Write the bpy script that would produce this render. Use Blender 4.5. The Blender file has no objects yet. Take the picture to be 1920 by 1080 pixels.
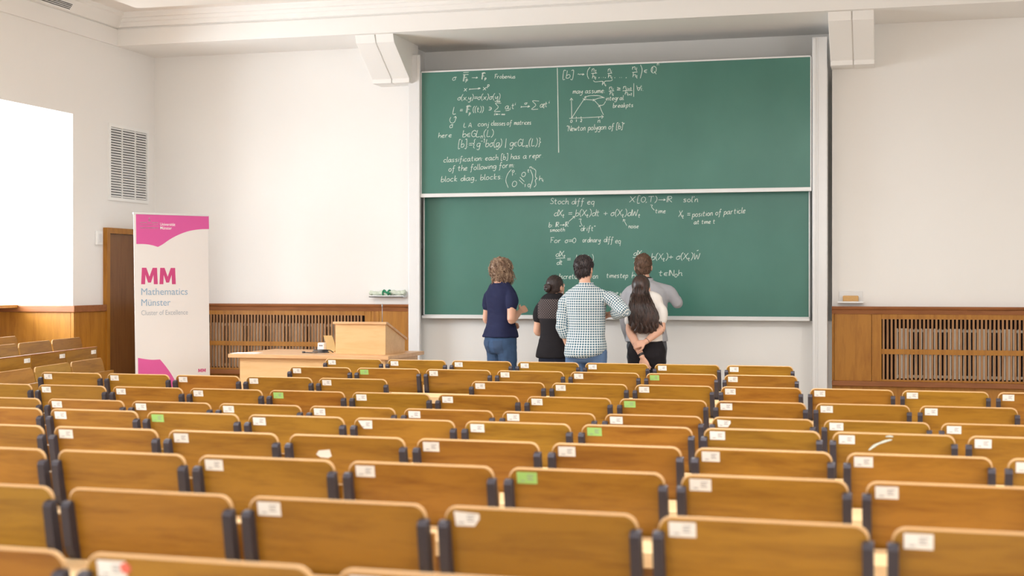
import bpy, bmesh, math, random
from mathutils import Vector, Matrix, noise
from mathutils.bvhtree import BVHTree

random.seed(7)
SC = bpy.context.scene
C = SC.collection
PI = math.pi
R = math.radians

# ------------------------------------------------------------------ camera, exposure, world, lights
FPX, YAW, HOR, EYE = 2630.0, R(15.3), 526.5, 1.55
cam_data = bpy.data.cameras.new('camera')
cam = bpy.data.objects.new('camera', cam_data)
C.objects.link(cam)
cam.location = (0, 0, EYE)
cam.rotation_euler = (R(90), 0, YAW)
cam_data.sensor_width = 36.0
cam_data.lens = FPX / 1920 * 36
cam_data.shift_y = -(540 - HOR) / 1920
cam_data.clip_end = 100
cam_data.dof.use_dof = True
cam_data.dof.focus_distance = 13.4
cam_data.dof.aperture_fstop = 3.0
SC.camera = cam
SC.view_settings.view_transform = 'Standard'
SC.view_settings.look = 'None'
SC.view_settings.gamma = 1
SC.view_settings.exposure = 0.54
SC.cycles.use_denoising = True
SC.cycles.max_bounces = 8
SC.cycles.diffuse_bounces = 5
SC.cycles.sample_clamp_indirect = 6.0

world = bpy.data.worlds.new('world')
SC.world = world
world.use_nodes = True
world.node_tree.nodes['Background'].inputs[0].default_value = (0.95, 0.98, 1.0, 1)
world.node_tree.nodes['Background'].inputs[1].default_value = 0.35

def area(name, loc, rot, sx, sy, power, col=(1, 1, 1)):
    l = bpy.data.lights.new(name, 'AREA')
    l.shape = 'RECTANGLE'; l.size = sx; l.size_y = sy; l.energy = power; l.color = col
    o = bpy.data.objects.new(name, l); C.objects.link(o)
    o.location = loc; o.rotation_euler = rot
    return o

YBACK, XRIGHT = -3.0, 4.6
WR_ = 190
W1, W2, W3, WB_, LU, LD = 262, 40, 210, (40, 15), 5, 49
WIN = [(9.75, 12.75), (5.4, 8.4), (1.0, 4.0)]      # window bays along the left wall
for i, (a, b) in enumerate(WIN):
    area('daylight_and_fill', (-9.62, (a + b) / 2, 2.26 if i else 2.05), (0, R(-90), 0), 1.85 if i else 1.42, b - a - .2, (W1, W2, W3)[i], ((.86, .935, 1), (.92, .965, 1), (.92, .965, 1))[i])
for i, x in enumerate((-4.2, 1.0)):                                # windows added in the unseen back wall to light the hall
    area('daylight_and_fill', (x, YBACK - .35, 2.1), (R(90), 0, 0), 3.8, 2.2, WB_[i], (.98, .99, 1))
for a, b in ((1.5, 4.5), (6.0, 9.0)):               # windows added in the unseen right wall as extra light
    area('daylight_and_fill', (XRIGHT + .35, (a + b) / 2, 2.2), (0, R(90), 0), 1.9, b - a, WR_ if a < 5 else 15, (.98, .99, 1))
ADDED_LAMPS = [(-4.6, 9.0), (-1.2, 9.0), (1.8, 9.0), (-4.6, 4.6), (-1.2, 4.6), (1.8, 4.6), (-2.2, .4), (1.2, .4)]
for x, y in ADDED_LAMPS:                                  # added unseen pendant lamps, lighting the hall upwards and downwards
    area('fill_lamp_up', (x, y, 3.66), (PI, 0, 0), 1.5, .4, LU * (.3 if x > 0 else 1.5), (1, .98, .95))
    area('fill_lamp_down', (x, y, 3.54), (0, 0, 0), 1.5, .4, LD * (.55 if x > 0 else 1.0), (.955, .985, 1))

# ------------------------------------------------------------------ projection helpers (photo pixel -> place)
FWD = Vector((-math.sin(YAW), math.cos(YAW), 0)); RGT = Vector((math.cos(YAW), math.sin(YAW), 0))
def ray(px, py):
    return FWD + RGT * ((px - 960) / FPX) + Vector((0, 0, (HOR - py) / FPX))
def on_y(px, py, y):
    d = ray(px, py); return Vector((0, 0, EYE)) + d * (y / d.y)
def on_x(px, py, x):
    d = ray(px, py); return Vector((0, 0, EYE)) + d * (x / d.x)
def on_plane(px, py, p0, n):
    d = ray(px, py); o = Vector((0, 0, EYE)); return o + d * ((p0 - o).dot(n) / d.dot(n))

# ------------------------------------------------------------------ materials
def new_mat(name):
    m = bpy.data.materials.new(name); m.use_nodes = True
    nt = m.node_tree; b = nt.nodes['Principled BSDF']
    return m, nt, b
def lin(r, g, b):
    f = lambda c: (c / 255 / 12.92) if c / 255 <= .04045 else ((c / 255 + .055) / 1.055) ** 2.4
    return (f(r), f(g), f(b), 1)
def plain(name, rgb, rough=.6, metal=0, spec=.5, var=.0, vscale=6, bump=0, bscale=60):
    m, nt, b = new_mat(name)
    b.inputs['Roughness'].default_value = rough; b.inputs['Metallic'].default_value = metal
    b.inputs['Specular IOR Level'].default_value = spec
    c = lin(*rgb)
    tc = nt.nodes.new('ShaderNodeTexCoord')
    nz = nt.nodes.new('ShaderNodeTexNoise'); nz.inputs['Scale'].default_value = vscale; nz.inputs['Detail'].default_value = 4
    nt.links.new(tc.outputs['Object'], nz.inputs['Vector'])
    mx = nt.nodes.new('ShaderNodeMix'); mx.data_type = 'RGBA'
    mx.inputs[6].default_value = tuple(x * (1 - var) for x in c[:3]) + (1,)
    mx.inputs[7].default_value = tuple(min(1, x * (1 + var)) for x in c[:3]) + (1,)
    nt.links.new(nz.outputs['Fac'], mx.inputs[0]); nt.links.new(mx.outputs[2], b.inputs['Base Color'])
    if bump:
        n2 = nt.nodes.new('ShaderNodeTexNoise'); n2.inputs['Scale'].default_value = bscale; n2.inputs['Detail'].default_value = 3
        nt.links.new(tc.outputs['Object'], n2.inputs['Vector'])
        bp = nt.nodes.new('ShaderNodeBump'); bp.inputs['Strength'].default_value = bump; bp.inputs['Distance'].default_value = .01
        nt.links.new(n2.outputs['Fac'], bp.inputs['Height']); nt.links.new(bp.outputs[0], b.inputs['Normal'])
    return m
def wood(name, light, dark, scale=(1.2, 9, 9), rough=.42, random_tone=0.0, spec=.45):
    """wood grain running along the axis with the smallest scale"""
    m, nt, b = new_mat(name)
    b.inputs['Roughness'].default_value = rough; b.inputs['Specular IOR Level'].default_value = spec
    tc = nt.nodes.new('ShaderNodeTexCoord'); mp = nt.nodes.new('ShaderNodeMapping')
    mp.inputs['Scale'].default_value = scale
    oi = nt.nodes.new('ShaderNodeObjectInfo')
    ml = nt.nodes.new('ShaderNodeMath'); ml.operation = 'MULTIPLY'; ml.inputs[1].default_value = 37.0
    nt.links.new(oi.outputs['Random'], ml.inputs[0]); nt.links.new(ml.outputs[0], mp.inputs['Location'])
    nt.links.new(tc.outputs['Object'], mp.inputs['Vector'])
    nz = nt.nodes.new('ShaderNodeTexNoise'); nz.inputs['Scale'].default_value = 2.2; nz.inputs['Detail'].default_value = 7
    nz.inputs['Roughness'].default_value = .62; nz.inputs['Distortion'].default_value = .6
    nt.links.new(mp.outputs[0], nz.inputs['Vector'])
    n2 = nt.nodes.new('ShaderNodeTexNoise'); n2.inputs['Scale'].default_value = 9; n2.inputs['Detail'].default_value = 3
    nt.links.new(mp.outputs[0], n2.inputs['Vector'])
    ad = nt.nodes.new('ShaderNodeMath'); ad.operation = 'MULTIPLY_ADD'; ad.inputs[1].default_value = .3
    nt.links.new(n2.outputs['Fac'], ad.inputs[0]); nt.links.new(nz.outputs['Fac'], ad.inputs[2])
    cr = nt.nodes.new('ShaderNodeValToRGB')
    cr.color_ramp.elements[0].position = .4; cr.color_ramp.elements[0].color = lin(*dark)
    cr.color_ramp.elements[1].position = .72; cr.color_ramp.elements[1].color = lin(*light)
    nt.links.new(ad.outputs[0], cr.inputs['Fac'])
    out = cr.outputs['Color']
    if random_tone:
        hs = nt.nodes.new('ShaderNodeHueSaturation')
        mr = nt.nodes.new('ShaderNodeMapRange'); mr.inputs[3].default_value = 1 - random_tone; mr.inputs[4].default_value = 1 + random_tone * .6
        nt.links.new(oi.outputs['Random'], mr.inputs[0]); nt.links.new(mr.outputs[0], hs.inputs['Value'])
        m2 = nt.nodes.new('ShaderNodeMath'); m2.operation = 'MULTIPLY'; m2.inputs[1].default_value = 17.3
        fr = nt.nodes.new('ShaderNodeMath'); fr.operation = 'FRACT'
        mh = nt.nodes.new('ShaderNodeMapRange'); mh.inputs[3].default_value = .495; mh.inputs[4].default_value = .514
        nt.links.new(oi.outputs['Random'], m2.inputs[0]); nt.links.new(m2.outputs[0], fr.inputs[0]); nt.links.new(fr.outputs[0], mh.inputs[0]); nt.links.new(mh.outputs[0], hs.inputs['Hue'])
        nt.links.new(out, hs.inputs['Color']); out = hs.outputs['Color']
    nt.links.new(out, b.inputs['Base Color'])
    return m

M = {}
M['wall'] = plain('white plaster', (240, 238, 235), .9, var=.012, vscale=1.5, bump=.04, bscale=90, spec=.2)
M['ceil'] = plain('white ceiling paint', (240, 235, 230), .9, var=.01, spec=.2)
M['floor'] = wood('parquet', (204, 188, 168), (180, 162, 140), (1.5, 9, 9), .4)
M['panel'] = wood('oak panelling', (174, 117, 36), (150, 93, 20), (7, 7, .9), .45)
M['cap'] = wood('dark oak rail', (150, 92, 48), (122, 70, 32), (.8, 9, 9), .4)
M['slat'] = wood('slat oak', (168, 122, 78), (135, 92, 55), (9, 9, .8), .5)
M['seat'] = wood('seat plywood', (161, 111, 36), (126, 79, 19), (1.1, 6, 9), .36, .12)
M['edge'] = plain('plywood edge', (204, 162, 110), .5, var=.08, vscale=40)
M['desk'] = wood('pale beech', (238, 205, 158), (224, 184, 134), (.8, 9, 9), .4)
M['bench'] = wood('light beech veneer', (226, 184, 132), (214, 170, 116), (.9, 7, 7), .38)
M['benchtop'] = wood('beech top', (222, 176, 130), (204, 154, 106), (.9, 7, 7), .35)
M['steel'] = plain('dark grey steel', (64, 60, 68), .5, .35, var=.08)
M['dark'] = plain('cavity shade brown', (34, 16, 11), .9, var=.1)  # near-black brown, shade of the grille cavity put into the colour
M['rad'] = plain('radiator enamel', (205, 196, 182), .5, var=.04)
M['door'] = wood('brown door veneer', (132, 88, 48), (112, 70, 36), (8, 8, .7), .35)
M['sticker'] = plain('white sticker paper', (238, 236, 232), .6, var=.02)
M['green_sticker'] = plain('green sticker paper', (160, 206, 116), .6, var=.02)
M['print'] = plain('grey print', (150, 148, 150), .7)
M['alu'] = plain('light painted aluminium', (226, 226, 226), .38, .15, var=.02)
M['grey'] = plain('grey metal', (150, 150, 152), .45, .4, var=.03)
M['white'] = plain('white plastic', (240, 240, 238), .45, var=.01)
M['paper'] = plain('paper', (246, 246, 244), .8, var=.01)
M['card'] = plain('tan card', (214, 186, 132), .8, var=.06, vscale=30)
M['black'] = plain('black rubber', (35, 35, 40), .5, var=.05)
M['pink'] = plain('pink print', (222, 92, 164), .55, var=.01)
M['pinktext'] = plain('dark pink print', (206, 70, 130), .55, var=.01)
M['bluetext'] = plain('blue grey print', (150, 180, 206), .55, var=.01)
M['greytext'] = plain('grey lettering', (178, 184, 192), .55, var=.01)
M['banner'] = plain('banner fabric', (238, 234, 232), .55, var=.01)
M['sponge'] = plain('tan sponge', (214, 170, 112), .95, var=.1, vscale=60, bump=.4, bscale=120)
M['mop'] = plain('pale green cloth', (206, 214, 198), .95, var=.32, vscale=70, bump=.5, bscale=90)
M['greencloth'] = plain('green strap', (46, 140, 100), .8, var=.1)
M['chalk'] = plain('white chalk', (212, 222, 214), .95, var=.15, vscale=120)
M['glass'] = plain('window glass', (255, 255, 255), .05)
M['skin'] = plain('skin', (222, 172, 146), .55, var=.04, vscale=14)
M['skin'].node_tree.nodes['Principled BSDF'].inputs['Subsurface Weight'].default_value = .08
M['skin'].node_tree.nodes['Principled BSDF'].inputs['Subsurface Radius'].default_value = (.02, .008, .004)
M['navy'] = plain('denim seam', (58, 80, 112), .85)
M['seam'] = M['navy']
M['navy'] = plain('navy cotton', (38, 42, 72), .85, var=.08, vscale=12, spec=.2)
M['denim'] = plain('blue denim', (68, 92, 126), .85, var=.3, vscale=13, bump=.15, bscale=300, spec=.2)
M['denim_light'] = plain('light blue denim', (92, 116, 150), .85, var=.28, vscale=13, bump=.15, bscale=300, spec=.2)
M['denim_dark'] = plain('dark denim', (44, 50, 68), .85, var=.16, vscale=9, spec=.2)
M['blackcloth'] = plain('black fabric', (36, 33, 36), .85, var=.1, vscale=14, spec=.2)
M['whitecloth'] = plain('white cotton', (234, 228, 222), .85, var=.03, vscale=14, spec=.2)
M['greycloth'] = plain('light grey wool', (172, 172, 178), .9, var=.05, vscale=30, bump=.1, bscale=250, spec=.2)
M['greytrouser'] = plain('grey trousers', (96, 98, 104), .9, var=.05, vscale=30, spec=.2)
M['leather'] = plain('dark leather', (48, 38, 32), .5, var=.1)
M['shoe'] = plain('shoe leather', (52, 46, 44), .5, var=.1)

def hair_mat(name, c0, c1, sc=60, rough=.42):
    m, nt, b = new_mat(name)
    tc = nt.nodes.new('ShaderNodeTexCoord'); mp = nt.nodes.new('ShaderNodeMapping'); mp.inputs['Scale'].default_value = (1, 1, .25)
    nz = nt.nodes.new('ShaderNodeTexNoise'); nz.inputs['Scale'].default_value = sc; nz.inputs['Detail'].default_value = 4
    nt.links.new(tc.outputs['Object'], mp.inputs[0]); nt.links.new(mp.outputs[0], nz.inputs['Vector'])
    cr = nt.nodes.new('ShaderNodeValToRGB')
    cr.color_ramp.elements[0].position = .36; cr.color_ramp.elements[0].color = lin(*c0)
    cr.color_ramp.elements[1].position = .68; cr.color_ramp.elements[1].color = lin(*c1)
    nt.links.new(nz.outputs['Fac'], cr.inputs[0]); nt.links.new(cr.outputs[0], b.inputs['Base Color'])
    b.inputs['Roughness'].default_value = rough
    bp = nt.nodes.new('ShaderNodeBump'); bp.inputs['Strength'].default_value = .6; bp.inputs['Distance'].default_value = .004
    nt.links.new(nz.outputs['Fac'], bp.inputs['Height']); nt.links.new(bp.outputs[0], b.inputs['Normal'])
    return m
M['hair_blond'] = hair_mat('ash brown hair', (112, 84, 66), (186, 158, 132), 40, .5)
M['hair_dark'] = hair_mat('dark brown hair', (34, 25, 24), (62, 46, 42), 80)
M['hair_black'] = hair_mat('very dark hair', (38, 30, 32), (66, 54, 54), 90)
M['hair_brown'] = hair_mat('short brown hair', (78, 56, 42), (120, 90, 70), 90, .55)
M['hair_long'] = hair_mat('long dark hair', (40, 28, 24), (76, 54, 46), 60, .36)

def board_mat():
    m, nt, b = new_mat('green board enamel')
    b.inputs['Roughness'].default_value = .36; b.inputs['Specular IOR Level'].default_value = .6
    tc = nt.nodes.new('ShaderNodeTexCoord')
    nz = nt.nodes.new('ShaderNodeTexNoise'); nz.inputs['Scale'].default_value = 1.6; nz.inputs['Detail'].default_value = 6
    mp = nt.nodes.new('ShaderNodeMapping'); mp.inputs['Scale'].default_value = (1, 1, .7)
    nt.links.new(tc.outputs['Object'], mp.inputs[0]); nt.links.new(mp.outputs[0], nz.inputs['Vector'])
    cr = nt.nodes.new('ShaderNodeValToRGB')
    cr.color_ramp.elements[0].position = .3; cr.color_ramp.elements[0].color = lin(56, 112, 99)
    cr.color_ramp.elements[1].position = .75; cr.color_ramp.elements[1].color = lin(68, 124, 111)
    nt.links.new(nz.outputs['Fac'], cr.inputs[0]); nt.links.new(cr.outputs[0], b.inputs['Base Color'])
    return m
M['board'] = board_mat()

def check_mat():
    m, nt, b = new_mat('checked shirt cotton')
    uv = nt.nodes.new('ShaderNodeUVMap'); uv.uv_map = 'weave'
    sp = nt.nodes.new('ShaderNodeSeparateXYZ'); nt.links.new(uv.outputs[0], sp.inputs[0])
    def stripes(out):
        a = nt.nodes.new('ShaderNodeMath'); a.operation = 'MULTIPLY'; a.inputs[1].default_value = 1 / .0225
        f = nt.nodes.new('ShaderNodeMath'); f.operation = 'FRACT'
        g = nt.nodes.new('ShaderNodeMath'); g.operation = 'GREATER_THAN'; g.inputs[1].default_value = .27
        nt.links.new(out, a.inputs[0]); nt.links.new(a.outputs[0], f.inputs[0]); nt.links.new(f.outputs[0], g.inputs[0])
        return g.outputs[0]
    s1, s2 = stripes(sp.outputs[0]), stripes(sp.outputs[1])
    mu = nt.nodes.new('ShaderNodeMath'); mu.operation = 'MULTIPLY'
    nt.links.new(s1, mu.inputs[0]); nt.links.new(s2, mu.inputs[1])
    mx = nt.nodes.new('ShaderNodeMix'); mx.data_type = 'RGBA'
    mx.inputs[6].default_value = lin(226, 230, 228); mx.inputs[7].default_value = lin(84, 114, 130)
    nt.links.new(mu.outputs[0], mx.inputs[0]); nt.links.new(mx.outputs[2], b.inputs['Base Color'])
    b.inputs['Roughness'].default_value = .9; b.inputs['Specular IOR Level'].default_value = .2
    return m
M['check'] = check_mat()

def lace_mat():
    m, nt, b = new_mat('black lace')
    tc = nt.nodes.new('ShaderNodeTexCoord'); mp = nt.nodes.new('ShaderNodeMapping'); mp.inputs['Scale'].default_value = (58, 1, 58)
    mp.inputs['Rotation'].default_value = (0, R(45), 0)
    nt.links.new(tc.outputs['Object'], mp.inputs[0])
    ck = nt.nodes.new('ShaderNodeTexVoronoi'); ck.inputs['Scale'].default_value = 1.0; ck.voronoi_dimensions = '3D'; ck.inputs['Randomness'].default_value = 0
    nt.links.new(mp.outputs[0], ck.inputs['Vector'])
    g = nt.nodes.new('ShaderNodeMath'); g.operation = 'LESS_THAN'; g.inputs[1].default_value = .34
    nt.links.new(ck.outputs['Distance'], g.inputs[0])
    mx = nt.nodes.new('ShaderNodeMix'); mx.data_type = 'RGBA'
    mx.inputs[6].default_value = lin(34, 31, 34); mx.inputs[7].default_value = lin(116, 100, 97)
    nt.links.new(g.outputs[0], mx.inputs[0]); nt.links.new(mx.outputs[2], b.inputs['Base Color'])
    b.inputs['Roughness'].default_value = .85
    return m
M['lace'] = lace_mat()

def glass_mat():
    m = bpy.data.materials.new('window pane'); m.use_nodes = True
    nt = m.node_tree; nt.nodes.clear()
    o = nt.nodes.new('ShaderNodeOutputMaterial'); t = nt.nodes.new('ShaderNodeBsdfTransparent'); g = nt.nodes.new('ShaderNodeBsdfGlossy')
    g.inputs['Roughness'].default_value = .02
    mx = nt.nodes.new('ShaderNodeMixShader'); mx.inputs[0].default_value = .05
    nt.links.new(t.outputs[0], mx.inputs[1]); nt.links.new(g.outputs[0], mx.inputs[2]); nt.links.new(mx.outputs[0], o.inputs[0])
    return m
M['pane'] = glass_mat()

# ------------------------------------------------------------------ mesh helpers
class MB:
    def __init__(s): s.v = []; s.f = []; s.mi = []
    def add(s, verts, faces, mi=0):
        n = len(s.v); s.v += [tuple(v) for v in verts]
        s.f += [tuple(i + n for i in f) for f in faces]; s.mi += [mi] * len(faces)
    def box(s, x0, x1, y0, y1, z0, z1, mi=0):
        v = [(x, y, z) for z in (z0, z1) for y in (y0, y1) for x in (x0, x1)]
        s.add(v, [(0, 2, 3, 1), (4, 5, 7, 6), (0, 1, 5, 4), (2, 6, 7, 3), (0, 4, 6, 2), (1, 3, 7, 5)], mi)
    def obox(s, c, ax, ay, az, hx, hy, hz, mi=0):
        v = [c + ax * (sx * hx) + ay * (sy * hy) + az * (sz * hz) for sz in (-1, 1) for sy in (-1, 1) for sx in (-1, 1)]
        s.add(v, [(0, 2, 3, 1), (4, 5, 7, 6), (0, 1, 5, 4), (2, 6, 7, 3), (0, 4, 6, 2), (1, 3, 7, 5)], mi)
    def prism(s, pts, ax, d0, d1, mi=0):
        """closed polygon pts (list of Vector) extruded along ax from d0 to d1"""
        n = len(pts); ax = Vector(ax)
        v = [p + ax * d0 for p in pts] + [p + ax * d1 for p in pts]
        f = [tuple(range(n - 1, -1, -1)), tuple(range(n, 2 * n))] + [(i, (i + 1) % n, n + (i + 1) % n, n + i) for i in range(n)]
        s.add(v, f, mi)
    def loft(s, rings, mi=0, closed=True, caps=True):
        n = len(rings[0]); k = len(rings); v = [p for r in rings for p in r]; f = []
        for i in range(k - 1):
            for j in range(n if closed else n - 1):
                a = i * n + j; b = i * n + (j + 1) % n
                f.append((a, b, b + n, a + n))
        if caps: f += [tuple(range(n - 1, -1, -1)), tuple(range((k - 1) * n, k * n))]
        s.add(v, f, mi)
    def tube(s, path, rad, seg=8, mi=0, flat=None, caps=True):
        """round or flattened tube along path; rad number/list; flat=(axis, factor)"""
        P = [Vector(p) for p in path]; n = len(P)
        rr = rad if isinstance(rad, (list, tuple)) else [rad] * n
        t0 = (P[1] - P[0]).normalized()
        ref = Vector((0, 0, 1)) if abs(t0.z) < .9 else Vector((1, 0, 0))
        nrm = t0.cross(ref).normalized(); rings = []
        for i in range(n):
            t = ((P[min(i + 1, n - 1)] - P[max(i - 1, 0)])).normalized()
            nrm = (nrm - t * nrm.dot(t)); nrm = nrm.normalized() if nrm.length > 1e-6 else t.orthogonal().normalized()
            b = t.cross(nrm); ring = []
            for j in range(seg):
                a = 2 * PI * j / seg; o = nrm * (math.cos(a) * rr[i]) + b * (math.sin(a) * rr[i])
                if flat: o = o - flat[0] * (o.dot(flat[0]) * (1 - flat[1]))
                ring.append(P[i] + o)
            rings.append(ring)
        s.loft(rings, mi, True, caps)
    def ellipsoid(s, c, rx, ry, rz, nu=20, nv=12, mi=0, mat=None):
        v = []; f = []
        for i in range(1, nv):
            th = PI * i / nv
            for j in range(nu):
                a = 2 * PI * j / nu
                p = Vector((rx * math.sin(th) * math.cos(a), ry * math.sin(th) * math.sin(a), rz * math.cos(th)))
                if mat: p = mat @ p
                v.append(Vector(c) + p)
        top = len(v); tp = Vector((0, 0, rz)); bp = Vector((0, 0, -rz))
        if mat: tp = mat @ tp; bp = mat @ bp
        v += [Vector(c) + tp, Vector(c) + bp]
        for i in range(nv - 2):
            for j in range(nu):
                a = i * nu + j; b = i * nu + (j + 1) % nu
                f.append((a, a + nu, b + nu, b))
        for j in range(nu):
            f.append((top, j, (j + 1) % nu)); l = (nv - 2) * nu
            f.append((top + 1, l + (j + 1) % nu, l + j))
        s.add(v, f, mi)
    def mesh(s, name):
        me = bpy.data.meshes.new(name); me.from_pydata(s.v, [], s.f)
        me.polygons.foreach_set('material_index', s.mi); me.update()
        bm = bmesh.new(); bm.from_mesh(me); bmesh.ops.recalc_face_normals(bm, faces=bm.faces); bm.to_mesh(me); bm.free()
        return me
    def build(s, name, mats, parent=None, smooth=False, bevel=0, bseg=2):
        me = s.mesh(name)
        return link_mesh(name, me, mats, parent, smooth, bevel, bseg)

def link_mesh(name, me, mats, parent=None, smooth=False, bevel=0, bseg=2):
    if bevel:
        bm = bmesh.new(); bm.from_mesh(me)
        es = [e for e in bm.edges if len(e.link_faces) == 2 and e.calc_face_angle(0) > .6]
        bmesh.ops.bevel(bm, geom=es, offset=bevel, segments=bseg, affect='EDGES', profile=.5, clamp_overlap=True)
        bm.to_mesh(me); bm.free()
    o = bpy.data.objects.new(name, me); C.objects.link(o)
    for m in (mats if isinstance(mats, (list, tuple)) else [mats]): me.materials.append(m)
    if smooth:
        for p in me.polygons: p.use_smooth = True
    if parent is not None: o.parent = parent
    return o
def tag(o, label, cat, group=None, kind=None):
    if label: o['label'] = label
    if cat: o['category'] = cat
    if group: o['group'] = group
    if kind: o['kind'] = kind
    return o
def thing(name, label, cat, loc=(0, 0, 0), rz=0, group=None, kind=None):
    o = bpy.data.objects.new(name, None); C.objects.link(o); o.empty_display_size = .1
    o.location = loc; o.rotation_euler = (0, 0, rz)
    return tag(o, label, cat, group, kind)
def struct(o):
    o['kind'] = 'structure'; return o
def catmull(pts, k=6):
    P = [Vector(p) for p in pts]
    if len(P) < 3: return P
    out = []
    for i in range(len(P) - 1):
        p0 = P[i - 1] if i else P[0] * 2 - P[1]; p1 = P[i]; p2 = P[i + 1]
        p3 = P[i + 2] if i + 2 < len(P) else P[-1] * 2 - P[-2]
        for j in range(k):
            t = j / k
            out.append(.5 * ((2 * p1) + (p2 - p0) * t + (2 * p0 - 5 * p1 + 4 * p2 - p3) * t * t + (3 * p1 - p0 - 3 * p2 + p3) * t ** 3))
    out.append(P[-1]); return out
def text_mesh(s, size, align='LEFT', bold=0.0, extrude=.0008):
    cu = bpy.data.curves.new('t', 'FONT'); cu.body = s; cu.size = size; cu.align_x = align
    cu.extrude = extrude; cu.offset = bold; cu.resolution_u = 4
    o = bpy.data.objects.new('t', cu); C.objects.link(o)
    dg = bpy.context.evaluated_depsgraph_get()
    me = bpy.data.meshes.new_from_object(o.evaluated_get(dg))
    bpy.data.objects.remove(o); bpy.data.curves.remove(cu)
    return me

# ------------------------------------------------------------------ room shell
XL, YF, ZC = -8.18, 14.40, 4.44          # left wall, front wall, ceiling
XR, YB = 4.6, -3.0
NX0, NX1, NYB = -5.07, -.615, 14.85       # board recess in the front wall
NICHE_T = 3.27
# floor: level at the front, gently raked under the seat rows (row depths and tops as built below)
ROWS = {1: (10.664, -4.740, .641), 2: (9.761, -4.632, .653), 3: (8.839, -6.178, .666), 4: (7.873, -5.523, .675), 5: (7.036, -4.872, .684),
        6: (6.120, -4.225, .645), 7: (5.194, -3.569, .622), 8: (4.264, -2.915, .593), 9: (3.373, -2.272, .573), 10: (2.477, -1.629, .551)}
RROT = R(-1.07)
def rowpt(x, d, z=0):
    return Vector((x * math.cos(RROT) - d * math.sin(RROT), x * math.sin(RROT) + d * math.cos(RROT), z))
SEAT_H = .90
def row_floor(r): return EYE - ROWS[r][2] - SEAT_H
fl = [(20, 0), (11.3, 0)] + [(ROWS[r][0], row_floor(r)) for r in range(1, 11)] + [(1.5, .115), (-4, .2)]
b = MB()
for i in range(len(fl) - 1):
    (d0, z0), (d1, z1) = fl[i], fl[i + 1]
    q = [rowpt(-11, d0, z0), rowpt(7, d0, z0), rowpt(7, d1, z1), rowpt(-11, d1, z1)]
    b.add(q + [p - Vector((0, 0, .3 + p.z)) for p in q], [(0, 1, 2, 3), (7, 6, 5, 4), (0, 4, 5, 1), (2, 6, 7, 3), (1, 5, 6, 2), (3, 7, 4, 0)])
me = b.mesh('floor')
struct(link_mesh('floor', me, M['floor']))
b = MB(); b.box(-10, XR + .3, YB - .3, 15.3, ZC, ZC + .25); struct(b.build('ceiling', M['ceil']))
b = MB()
b.box(XL - .3, NX0, YF, 15.15, -.3, ZC); b.box(NX1, XR + .3, YF, 15.15, -.3, ZC)
b.box(NX0, NX1, NYB, 15.15, -.3, ZC); b.box(NX0, NX1, YF + .05, NYB, -.3, 1.145)
struct(b.build('wall_front', M['wall']))
b = MB()
prev = YF
for (a, c) in WIN:
    b.box(XL - 1.3, XL, c, prev, -.3, ZC)                    # pier with its jamb faces
    b.box(XL - 1.3, XL, a, c, NICHE_T, ZC)                   # lintel
    b.box(XL - 1.45, XL - 1.2, a, c, -.3, 1.30)               # breast wall below window
    prev = a
b.box(XL - 1.3, XL, YB, prev, -.3, ZC)
struct(b.build('wall_left', M['wall']))
b = MB(); py_ = YB
for i, (y0, y1) in enumerate(((1.4, 4.6), (5.9, 9.1))):  # right wall windows, added out of view to let light in
    b.box(XR, XR + .3, py_, y0, -.3, ZC); b.box(XR, XR + .3, y0, y1, -.3, 1.2); b.box(XR, XR + .3, y0, y1, 3.2, ZC); py_ = y1
    w = thing('window_%d' % (i + 6), None, None, (XR + .2, (y0 + y1) / 2, 1.2), kind='structure'); h = (y1 - y0) / 2; b2 = MB()
    for q0, q1, z0, z1 in ((-h, -h + .07, 0, 2), (h - .07, h, 0, 2), (-h, h, 0, .07), (-h, h, 1.93, 2), (-.04, .04, 0, 2)): b2.box(-.04, .04, q0, q1, z0, z1)
    b2.build('window_frame', M['white'], w)
    b2 = MB(); b2.box(-.004, .004, -h + .06, h - .06, .06, 1.94); b2.build('pane', M['pane'], w)
b.box(XR, XR + .3, py_, 14.4, -.3, ZC); struct(b.build('wall_right', M['wall']))
b = MB()
BW_ = [(-6.1, -2.3), (-.9, 2.9)]  # back wall windows, unseen and added to brighten the hall
px_ = -9.5
for x0, x1 in BW_:
    b.box(px_, x0, YB - .3, YB, -.3, ZC); b.box(x0, x1, YB - .3, YB, -.3, 1.0); b.box(x0, x1, YB - .3, YB, 3.2, ZC); px_ = x1
b.box(px_, XR + .3, YB - .3, YB, -.3, ZC); struct(b.build('wall_back', M['wall']))
for i, (x0, x1) in enumerate(BW_):
    w = thing('window_%d' % (i + 4), None, None, ((x0 + x1) / 2, YB - .2, 1.0), kind='structure'); h = (x1 - x0) / 2; b = MB()
    for q0, q1, z0, z1 in ((-h, -h + .07, 0, 2.2), (h - .07, h, 0, 2.2), (-h, h, 0, .07), (-h, h, 2.13, 2.2), (-.04, .04, 0, 2.2)): b.box(q0, q1, -.04, .04, z0, z1)
    b.build('window_frame', M['white'], w)
    b = MB(); b.box(-h + .06, h - .06, -.004, .004, .06, 2.14); b.build('pane', M['pane'], w)
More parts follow.
